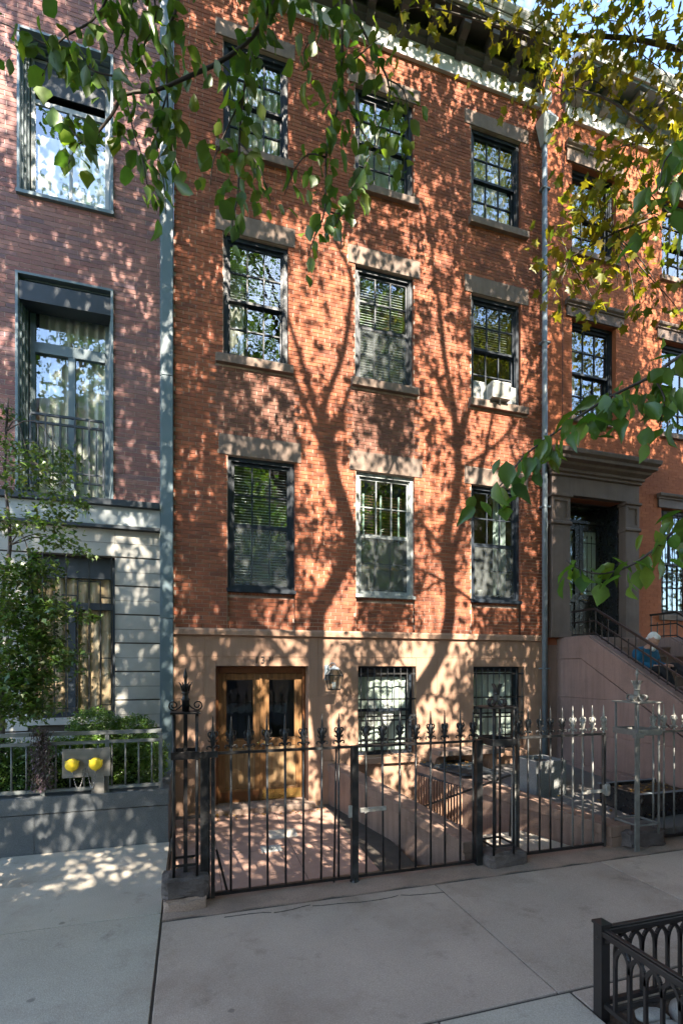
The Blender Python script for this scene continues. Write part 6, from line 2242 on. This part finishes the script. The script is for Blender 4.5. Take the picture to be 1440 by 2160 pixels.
# near twigs of the pear, hanging across the view; each leaf of them is a piece of its own
TW = [([(-0.032, -6.162, 4.66), (-0.037, -6.16, 4.489), (-0.079, -6.147, 4.356), (-0.076, -6.148, 4.207), (-0.07, -6.15, 4.074), (-0.054, -6.155, 3.958), (-0.024, -6.164, 3.875)], 0.006),
      ([(-0.076, -6.148, 4.157), (-0.111, -6.138, 4.008), (-0.087, -6.145, 3.859), (-0.079, -6.147, 3.742)], 0.003),
      ([(0.34, -6.3, 4.66), (0.239, -6.275, 4.372), (0.125, -6.24, 4.253), (-0.016, -6.198, 4.18), (-0.109, -6.17, 4.139), (-0.211, -6.139, 4.123), (-0.258, -6.125, 4.049), (-0.328, -6.103, 3.968), (-0.367, -6.091, 3.976), (-0.414, -6.077, 4.041), (-0.456, -6.064, 4.077)], 0.008),
      ([(-0.211, -6.139, 4.123), (-0.187, -6.146, 4.009), (-0.156, -6.155, 3.911), (-0.137, -6.161, 3.797)], 0.003),
      ([(-0.328, -6.103, 3.968), (-0.367, -6.091, 3.952), (-0.398, -6.082, 3.886)], 0.003),
      ([(-0.2, -6.18, 4.62), (-0.282, -6.159, 4.363), (-0.396, -6.124, 4.276), (-0.442, -6.11, 4.244), (-0.518, -6.087, 4.276), (-0.579, -6.069, 4.308), (-0.625, -6.055, 4.324)], 0.004),
      ([(-0.396, -6.124, 4.276), (-0.366, -6.134, 4.212), (-0.328, -6.145, 4.125)], 0.003),
      ([(-0.244, -6.17, 4.141), (-0.305, -6.152, 4.156), (-0.366, -6.134, 4.204), (-0.434, -6.113, 4.212), (-0.473, -6.101, 4.141)], 0.003),
      ([(-0.15, -6.15, 4.62), (-0.203, -6.141, 4.384), (-0.25, -6.127, 4.269)], 0.004),
      ([(-0.15, -6.09, 4.66), (-0.113, -6.106, 4.478), (-0.162, -6.091, 4.343), (-0.129, -6.101, 4.259)], 0.004),
      ([(0.33, -6.22, 4.7), (0.25, -6.195, 4.475), (0.217, -6.185, 4.368), (0.184, -6.175, 4.214), (0.171, -6.171, 4.044), (0.168, -6.17, 3.873), (0.147, -6.164, 3.754), (0.147, -6.164, 3.686)], 0.007),
      ([(0.184, -6.175, 4.214), (0.122, -6.156, 4.078), (0.082, -6.144, 3.976), (0.073, -6.141, 3.89)], 0.003),
      ([(0.171, -6.171, 4.044), (0.237, -6.191, 3.959), (0.277, -6.203, 3.839)], 0.003),
      ([(0.551, -6.182, 4.8), (0.551, -6.182, 4.378), (0.512, -6.17, 4.18), (0.495, -6.165, 4.09), (0.491, -6.163, 3.892), (0.453, -6.152, 3.789), (0.431, -6.145, 3.717)], 0.006),
      ([(0.495, -6.165, 4.09), (0.431, -6.145, 4.104), (0.379, -6.13, 4.041), (0.345, -6.119, 3.951)], 0.003),
      ([(0.491, -6.163, 3.892), (0.551, -6.182, 3.879), (0.586, -6.192, 3.951)], 0.003),
      ([(0.58, -6.14, 4.88), (0.607, -6.146, 4.732), (0.69, -6.171, 4.547), (0.737, -6.186, 4.447), (0.743, -6.188, 4.355), (0.716, -6.18, 4.276), (0.69, -6.171, 4.146)], 0.006),
      ([(0.737, -6.186, 4.447), (0.796, -6.204, 4.405), (0.814, -6.209, 4.294), (0.805, -6.206, 4.165), (0.787, -6.201, 4.045)], 0.003),
      ([(0.557, -6.183, 4.353), (0.598, -6.196, 4.239), (0.655, -6.213, 4.131), (0.629, -6.205, 4.041), (0.586, -6.192, 3.969), (0.534, -6.177, 3.843)], 0.003),
      ([(0.43, -6.14, 4.75), (0.457, -6.153, 4.581), (0.414, -6.14, 4.491), (0.439, -6.148, 4.383)], 0.003),
      ([(0.586, -6.192, 4.455), (0.629, -6.205, 4.491), (0.689, -6.224, 4.545)], 0.003),
      ([(2.85, -6.6, 4.0), (1.9, -6.95, 3.4), (1.45, -7.05, 3.1), (1.226, -7.013, 2.967), (1.147, -6.989, 2.91), (1.053, -6.961, 2.861), (0.987, -6.941, 2.819), (0.928, -6.923, 2.778), (0.837, -6.895, 2.708), (0.79, -6.881, 2.647), (0.739, -6.866, 2.59)], 0.006),
      ([(1.13, -7.005, 2.899), (1.161, -7.015, 2.842), (1.149, -7.011, 2.769)], 0.0025),
      ([(1.037, -6.977, 2.85), (1.068, -6.986, 2.793)], 0.002),
      ([(2.3, -6.85, 3.6), (1.7, -7.05, 2.9), (1.4, -7.05, 2.62), (1.245, -6.998, 2.53), (1.165, -6.974, 2.459), (1.103, -6.955, 2.417), (1.034, -6.934, 2.4), (0.979, -6.918, 2.414), (0.948, -6.908, 2.437)], 0.005),
      ([(2.6, -6.6, 4.3), (1.8, -6.9, 4.0), (1.397, -6.961, 3.689), (1.321, -6.938, 3.623), (1.27, -6.922, 3.57), (1.257, -6.918, 3.49)], 0.005),
      ([(1.8, -6.95, 3.5), (1.347, -6.998, 3.391), (1.273, -6.975, 3.378), (1.237, -6.964, 3.34)], 0.004)]
limb(pear, [(3.0, -6.32, 4.5), (2.4, -6.45, 4.9), (1.7, -6.45, 5.25), (0.9, -6.35, 5.3), (0.3, -6.25, 5.05), (-0.1, -6.18, 4.85), (-0.3, -6.15, 4.6)], 0.05, 0.008)
for a, c in (((0.9, -6.35, 5.3), (0.58, -6.14, 4.88)), ((0.8, -6.33, 5.28), (0.551, -6.182, 4.8)), ((0.5, -6.28, 5.14), (0.33, -6.22, 4.7)), ((0.55, -6.29, 5.16), (0.34, -6.3, 4.66)), ((0.45, -6.27, 5.1), (0.43, -6.14, 4.75)), ((0.0, -6.2, 4.9), (-0.032, -6.162, 4.66)), ((-0.1, -6.18, 4.85), (-0.15, -6.09, 4.66))):
    limb(pear, [a, ((a[0] + c[0]) / 2, (a[1] + c[1]) / 2, (a[2] + c[2]) / 2 + 0.03), c], 0.009, 0.006, "branch", 'twig', 6)
near = []
for pts, r in TW:
    limb(pear, pts, r, max(0.0016, r * 0.3), "twig", 'twig', 6)
    P_ = [Vector(p) for p in pts]
    for a, c in zip(P_, P_[1:]):
        L = (c - a).length
        k = max(1, int(L / 0.021))
        for i in range(k):
            p = a.lerp(c, (i + rnd.random()) / k)
            if not in_view(p, 60):
                continue
            # leaves on short stalks, mostly hanging, in loose rosettes
            for _ in range(rnd.choice((2, 3, 3)) if p.y < -6.6 else rnd.choice((1, 1, 2, 2))):
                o = Vector((rnd.gauss(0, 0.028), rnd.gauss(0, 0.035), rnd.gauss(-0.012, 0.026)))
                near.append((p + o, rnd.uniform(0.052, 0.084) * (0.95 if p.y > -6.5 else 0.84)))
rnd.shuffle(near)
rmats = rots(len(near), 1.0, 0.75)
items = [(p, rmats[i], s) for i, (p, s) in enumerate(near)]
items.sort(key=lambda q: project(q[0])[2] / q[2])
for i_, args in enumerate(((1.0, 1.0, 0.05, 1.0), (1.0, 0.8, 0.3, 2.0), (1.0, 1.15, -0.1, 1.6), (1.0, 0.9, 0.15, 3.2), (1.0, 0.7, 0.45, 1.2))):
    leaf_parts(lambda a_=args: leaf_pear(*a_), items[:300][i_::5], M['pear'], pear, 'pear%d' % i_)
rest = items[300:]
print("near pear leaves", len(items))
if rest:
    leaf_mass("small_leaves", leaf_pear, [q[0] for q in rest], 0.055, M['pear'], pear, 1.0, 0.75)

# sprays of the plane tree over the right house
CL = [(1.919, -3.775, 8.211, 0.167, 14), (2.211, -3.864, 8.232, 0.146, 12), (2.754, -4.028, 8.123, 0.209, 22), (3.004, -4.104, 8.036, 0.25, 30), (3.254, -4.18, 8.167, 0.25, 32), (3.505, -4.256, 8.08, 0.25, 34), (3.755, -4.332, 8.123, 0.25, 30), (4.047, -4.42, 8.167, 0.25, 30), (4.297, -4.496, 8.036, 0.25, 28), (3.129, -4.142, 7.775, 0.209, 26), (3.379, -4.218, 7.775, 0.229, 30), (3.63, -4.294, 7.687, 0.209, 24), (3.922, -4.382, 7.775, 0.188, 16), (4.172, -4.458, 7.644, 0.229, 24), (3.171, -4.155, 7.557, 0.125, 12), (3.442, -4.237, 7.469, 0.188, 14), (3.338, -4.205, 7.164, 0.125, 7), (3.713, -4.319, 7.426, 0.167, 10), (4.089, -4.433, 7.339, 0.25, 26), (4.297, -4.496, 7.164, 0.209, 26), (3.943, -4.389, 7.077, 0.167, 18), (3.809, -4.766, 6.529, 0.209, 20), (3.39, -4.639, 6.41, 0.188, 20), (3.581, -4.697, 6.37, 0.209, 22), (3.809, -4.766, 6.211, 0.209, 18), (3.238, -4.593, 6.211, 0.188, 20), (3.086, -4.547, 6.012, 0.167, 18), (3.428, -4.651, 6.051, 0.188, 18), (3.695, -4.732, 5.972, 0.167, 12), (2.971, -4.512, 5.773, 0.146, 12), (3.2, -4.582, 5.773, 0.188, 20), (3.467, -4.662, 5.693, 0.188, 16), (3.809, -4.766, 5.733, 0.167, 10), (3.009, -4.524, 5.534, 0.146, 14), (3.2, -4.582, 5.454, 0.146, 14), (3.428, -4.651, 5.494, 0.167, 12), (3.733, -4.743, 5.414, 0.209, 18), (3.886, -4.789, 5.215, 0.146, 10), (2.933, -4.501, 5.295, 0.104, 6), (3.257, -4.599, 5.215, 0.075, 7), (3.581, -4.697, 5.176, 0.104, 5)]
limbs_pts = [Vector(p) for p in ((4.8, -4.55, 7.85), (3.9, -4.37, 7.95), (3.0, -4.1, 8.0), (4.5, -4.85, 6.1), (3.9, -4.75, 6.0), (3.4, -4.65, 5.8), (3.05, -4.53, 5.6), (3.6, -4.5, 7.1), (4.0, -4.4, 7.2), (3.75, -4.5, 6.8), (3.35, -4.25, 7.45), (2.2, -3.87, 8.2))]
sp = []
for x, y, z, r, n in CL:
    c = Vector((x, y, z))
    near_l = min(limbs_pts, key=lambda q: (q - c).length)
    if (near_l - c).length > 0.06:
        mid = near_l.lerp(c, 0.5) + Vector((rnd.uniform(-0.05, 0.05), rnd.uniform(-0.05, 0.05), rnd.uniform(0, 0.06)))
        end = c + (c - near_l).normalized() * r * 0.7 - Vector((0, 0, r * 0.3))
        limb(plane, [near_l, mid, c, end], 0.006, 0.002, "twig", 'twig', 5)
    for _ in range(int(n * 1.75)):
        sp.append(c + Vector((rnd.gauss(0, r * 0.62), rnd.gauss(0, r * 0.9), rnd.gauss(-0.02, r * 0.62))))
rm_ = rots(len(sp), 0.7, 0.9)
its = [(p, rm_[i], rnd.uniform(0.055, 0.105)) for i, p in enumerate(sp)]
its.sort(key=lambda q: (not in_view(q[0], 0), project(q[0])[2] / q[2]))
leaf_parts(leaf_plane, its[:300], M['plane'], plane, 'plane')
rest = its[300:]
leaf_mass("small_leaves", leaf_plane, [q[0] for q in rest], 0.085, M['plane'], plane, 0.7, 0.9)
print("plane spray leaves", len(sp))

# crowns above and beside the view, aimed along the sun so that their shade falls over the fronts
ta, tb = math.tan(SUN_AZ), math.tan(SUN_EL) / math.cos(SUN_AZ)
crown = {'p': [], 'b': [], 'l': []}


def density(x, z):
    d = 0.9
    if x < -0.3:
        d = 0.62 if z > 9 else 0.85
        if z > 9 and x < -1.2:
            d = 0.55
    elif x > 6.5:
        d = 1.15
        if x > 8.6 and z > 7:
            d = 0.55
        if z > 11:
            d = 0.5
    else:
        if z > 12.2:
            d = 0.6
        elif z > 9.0:
            d = 1.2
        elif z < 2.8:
            d = 0.85
        if 2.4 < x < 3.7 and 1.0 < z < 7:
            d *= 0.75
        if x < 0.5:
            d *= 1.15
        if 3.0 < x < 4.8 and z < 2.6:
            d *= 0.45
    if x < 0 and z < -0.4:
        d = 1.25
    if -1.8 < x < 0.5 and -2.3 < z < -0.6:
        d = 0.75
    dt = min((Vector((x, z, 0)) - q_).length for q_ in TRK)
    if dt < 0.8:
        d *= 0.22
    g = math.sin(x * 2.1 + 0.6 * math.sin(z * 1.7)) * math.sin(z * 1.9 + 0.8 * math.sin(x * 1.3 + 2))
    return d * (1 + 0.35 * g)


TRK = [(Vector((x_ - 6.3 * ta, z_ - 6.3 * tb, 0))) for k2 in ('S1', 'S2', 'S1b', 'S1a', 'S2a') for (x_, _y, z_) in S[k2][0]]


NCL, made, tries = 7800, 0, 0
while made < NCL and tries < 140000:
    tries += 1
    xf, zf = rnd.uniform(-3.2, 12.5), rnd.uniform(-2.6, 13.6)
    if rnd.random() > density(xf, zf) / 1.25:
        continue
    lo = 1.3
    ok = False
    for _ in range(8):
        yy = rnd.uniform(lo, 9.5)
        c = Vector((xf + yy * ta, -yy, zf + yy * tb))
        if not vis(c, 130) and c.z < 19.5 and (c - Vector((0, -8, 2.15))).length > 3.4:
            ok = True
            break
    if not ok:
        continue
    made += 1
    key = 'b' if c.x < -0.4 else ('p' if c.x < 6.6 else 'l')
    s_ = rnd.uniform(0.09, 0.27)
    n = int(rnd.uniform(9, 28) * (0.5 + s_ / 0.24))
    for _ in range(n):
        p = c + Vector((rnd.gauss(0, s_), rnd.gauss(0, s_), rnd.gauss(0, s_)))
        if not vis(p, 40) and (p - Vector((0, -8, 2.15))).length > 2.6:
            crown[key].append(tuple(p))
print("crown leaves", {k: len(v) for k, v in crown.items()}, tries)
leaf_mass("crown", leaf_pear, crown['p'], 0.13, M['pear'], pear, 0.8, 0.8)
leaf_mass("crown", leaf_pear, crown['b'], 0.13, M['pear'], pear_b, 0.8, 0.8)
leaf_mass("crown", leaf_plane, crown['l'], 0.10, M['plane'], plane, 0.7, 0.9)

# trees on the far side of the street, seen in the panes
for i, (x, lab) in enumerate(((-7, "leafy street tree across the road, far left"), (-0.5, "leafy street tree across the road, opposite the oak door"), (5.5, "yellow-green street tree across the road"), (12, "yellow-green street tree across the road, far right"))):
    t = thing("street_tree", lab, "tree", (x, -18.2, 0), "trees across the street")
    limb(t, [(x, -18.2, -0.2), (x + 0.1, -18.2, 2.5), (x, -18.2, 5.5), (x + 0.2, -18.2, 9)], 0.2, 0.06, "trunk", 'bark', 10)
    ps = []
    for _ in range(150):
        a, u_ = rnd.uniform(0, 2 * math.pi), rnd.uniform(-1, 1)
        rr = 2.7 * rnd.uniform(0.5, 1) ** 0.5
        c = Vector((x + rr * math.cos(a) * math.sqrt(1 - u_ * u_), -18.2 + rr * 0.9 * math.sin(a) * math.sqrt(1 - u_ * u_), 8 + 3.6 * u_))
        for _ in range(16):
            ps.append((c.x + rnd.gauss(0, 0.35), c.y + rnd.gauss(0, 0.35), c.z + rnd.gauss(0, 0.35)))
    leaf_mass("crown", leaf_plane if i > 1 else leaf_pear, ps, 0.26, M['plane'] if i > 1 else M['pear'], t, 0.6, 0.9)

# ------------------------------------------------------------------ planting at the left house
mp = thing("maple_tree", "small weeping maple in the planter against the left window", "tree", (-2.2, -1.0, 0.6))
limb(mp, [(-2.22, -0.95, 0.5), (-2.16, -1.05, 1.64), (-2.18, -1.06, 2.78), (-2.06, -1.1, 3.63), (-2.12, -1.08, 4.48), (-2.08, -1.09, 5.4)], 0.045, 0.008, "trunk", 'twig')
TP = [(-1.79, -1.4, 4.62, 0.22), (-1.40, -1.5, 4.60, 0.20), (-1.47, -1.65, 4.33, 0.28), (-1.37, -1.70, 4.0, 0.26), (-1.52, -1.66, 3.80, 0.25), (-1.36, -1.75, 3.56, 0.22), (-1.65, -1.7, 3.25, 0.25), (-1.50, -1.75, 2.78, 0.26), (-1.40, -1.70, 2.25, 0.24), (-1.73, -1.62, 1.94, 0.26), (-1.86, -1.7, 2.0, 0.24), (-2.1, -1.1, 5.2, 0.14), (-2.08, -1.2, 4.8, 0.16), (-2.0, -1.5, 4.3, 0.3), (-2.0, -1.5, 3.8, 0.28), (-1.95, -1.5, 3.2, 0.28), (-1.95, -1.5, 2.7, 0.28), (-1.95, -1.5, 2.3, 0.28), (-2.15, -1.3, 1.7, 0.25), (-1.2, -1.6, 4.05, 0.12), (-1.15, -1.6, 3.5, 0.10), (-1.1, -1.62, 2.75, 0.10), (-1.7, -1.6, 2.5, 0.25), (-1.8, -1.6, 2.9, 0.3), (-1.75, -1.6, 2.1, 0.3), (-2.0, -1.6, 1.75, 0.3), (-1.65, -1.65, 1.7, 0.22), (-1.6, -1.65, 2.45, 0.25)]
ps = []
for x, y, z, r in TP:
    c = Vector((x, y, z))
    j = max((q for q in ((-2.16, -1.05, 1.64), (-2.18, -1.06, 2.78), (-2.06, -1.1, 3.63), (-2.12, -1.08, 4.48), (-2.1, -1.09, 5.0))), key=lambda q: -abs(q[2] - z - 0.25))
    limb(mp, [j, ((j[0] + x) / 2, (j[1] + y) / 2, max(j[2], z) + 0.08), c, c + Vector((0.10, -0.06, -0.10))], 0.008, 0.002, "twig", 'twig', 5)
    n = int((5600 * r * r + 30) * (0.45 if z > 3.4 else 1.1))
    for _ in range(n):
        ps.append(c + Vector((rnd.gauss(0, r * 0.55), rnd.gauss(0, r * 0.5), rnd.gauss(0, r * 0.32))))
rm_ = rots(len(ps), 0.35, 0.5)
its = [(p, rm_[i], rnd.uniform(0.055, 0.10)) for i, p in enumerate(ps)]
its.sort(key=lambda q: (not in_view(q[0], 0), project(q[0])[2] / q[2]))
leaf_parts(leaf_small, its[:300], M['maple'], mp, 'maple')
leaf_mass("small_leaves", leaf_small, [q[0] for q in its[300:]], 0.075, M['maple'], mp, 0.35, 0.5)
print("maple leaves", len(ps))


def bush(t, blobs, n, size, mat='box', name="foliage"):
    pp = []
    w = [b[3] * b[4] * b[5] for b in blobs]
    for b_, wt in zip(blobs, w):
        for _ in range(int(n * wt / sum(w))):
            d = Vector((rnd.gauss(0, 1), rnd.gauss(0, 1), rnd.gauss(0, 1))).normalized()
            k = rnd.uniform(0.72, 1.06) * (1 + 0.16 * math.sin(d.x * 9 + b_[0] * 5) * math.sin(d.z * 8 + d.y * 7))
            pp.append((b_[0] + d.x * b_[3] * k, b_[1] + d.y * b_[4] * k, b_[2] + d.z * b_[5] * k))
    return leaf_mass(name, leaf_box, pp, size, M[mat], t, -0.3, 0.9)


hg = thing("boxwood_hedge", "dense green boxwood hedge behind the planter railing", "hedge", (-1.5, -0.9, 0.6))
bush(hg, [(-2.6 + 0.34 * i, -0.98, 0.92 + 0.05 * math.sin(i * 2.1), 0.27, 0.26, 0.36) for i in range(7)], 36000, 0.036)
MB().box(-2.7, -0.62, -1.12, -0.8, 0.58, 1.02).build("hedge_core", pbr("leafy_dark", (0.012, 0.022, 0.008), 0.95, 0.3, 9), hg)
for lab, x, y, z, r in (("rounded boxwood shrub under the grilled window, the left of two", -1.22, -0.62, 1.36, 0.30), ("rounded boxwood shrub beside the grey pier, the right of two", -0.74, -0.60, 1.28, 0.27)):
    t = thing("boxwood_shrub", lab, "shrub", (x, y, 0.6), "rounded boxwood shrubs")
    bush(t, [(x, y, z, r, r * 0.9, r * 0.85), (x + 0.05, y, z - 0.3, r * 0.9, r * 0.8, r)], 7000, 0.034)
hf = thing("hanging_flowers", "bundle of faded purple heather tied to the planter railing", "flowers", (-1.645, -1.4, 1.0))
pp = []
for _ in range(1500):
    f = rnd.random()
    pp.append((-1.645 + rnd.gauss(0, 0.045 + 0.02 * f), -1.41 + rnd.gauss(0, 0.03), 1.42 - 0.68 * f + rnd.gauss(0, 0.02)))
leaf_mass("flower_sprays", leaf_small, pp, 0.035, M['heather'], hf, 1.2, 0.6)
for i in range(9):
    x = -1.645 + rnd.gauss(0, 0.04)
    MB().tube([(x, -1.39, 1.44), (x + rnd.gauss(0, 0.02), -1.42, 1.1), (x + rnd.gauss(0, 0.03), -1.41, 0.78)], 0.003, 4).build("stem", M['twig'], hf)

# dry leaves on the ground and in the pit
ps = []
for _ in range(130):
    ps.append((rnd.uniform(2.5, 4.0), rnd.uniform(-6.9, -5.5), -0.035))
for _ in range(46):
    ps.append((rnd.uniform(-0.15, 2.1), -0.2 - abs(rnd.gauss(0, 0.10)), -0.085))
for _ in range(24):
    ps.append((-0.1 + rnd.gauss(0, 0.1), rnd.uniform(-3.0, -0.4), -0.15))
for _ in range(50):
    y = -abs(rnd.gauss(0, 0.25)) - 0.03
    ps.append((rnd.uniform(3.9, 4.7), y, 0.515))
for _ in range(40):
    ps.append((rnd.uniform(4.9, 6.6), rnd.uniform(-3.0, -1.0), 0.27))
for _ in range(150):
    ps.append((rnd.uniform(5.8, 8.1), rnd.uniform(-2.75, -2.15), 0.44))
lit = leaf_mass("fallen_leaves", leaf_plane, ps, 0.05, M['fallen'], None, 0.05, 0.35)
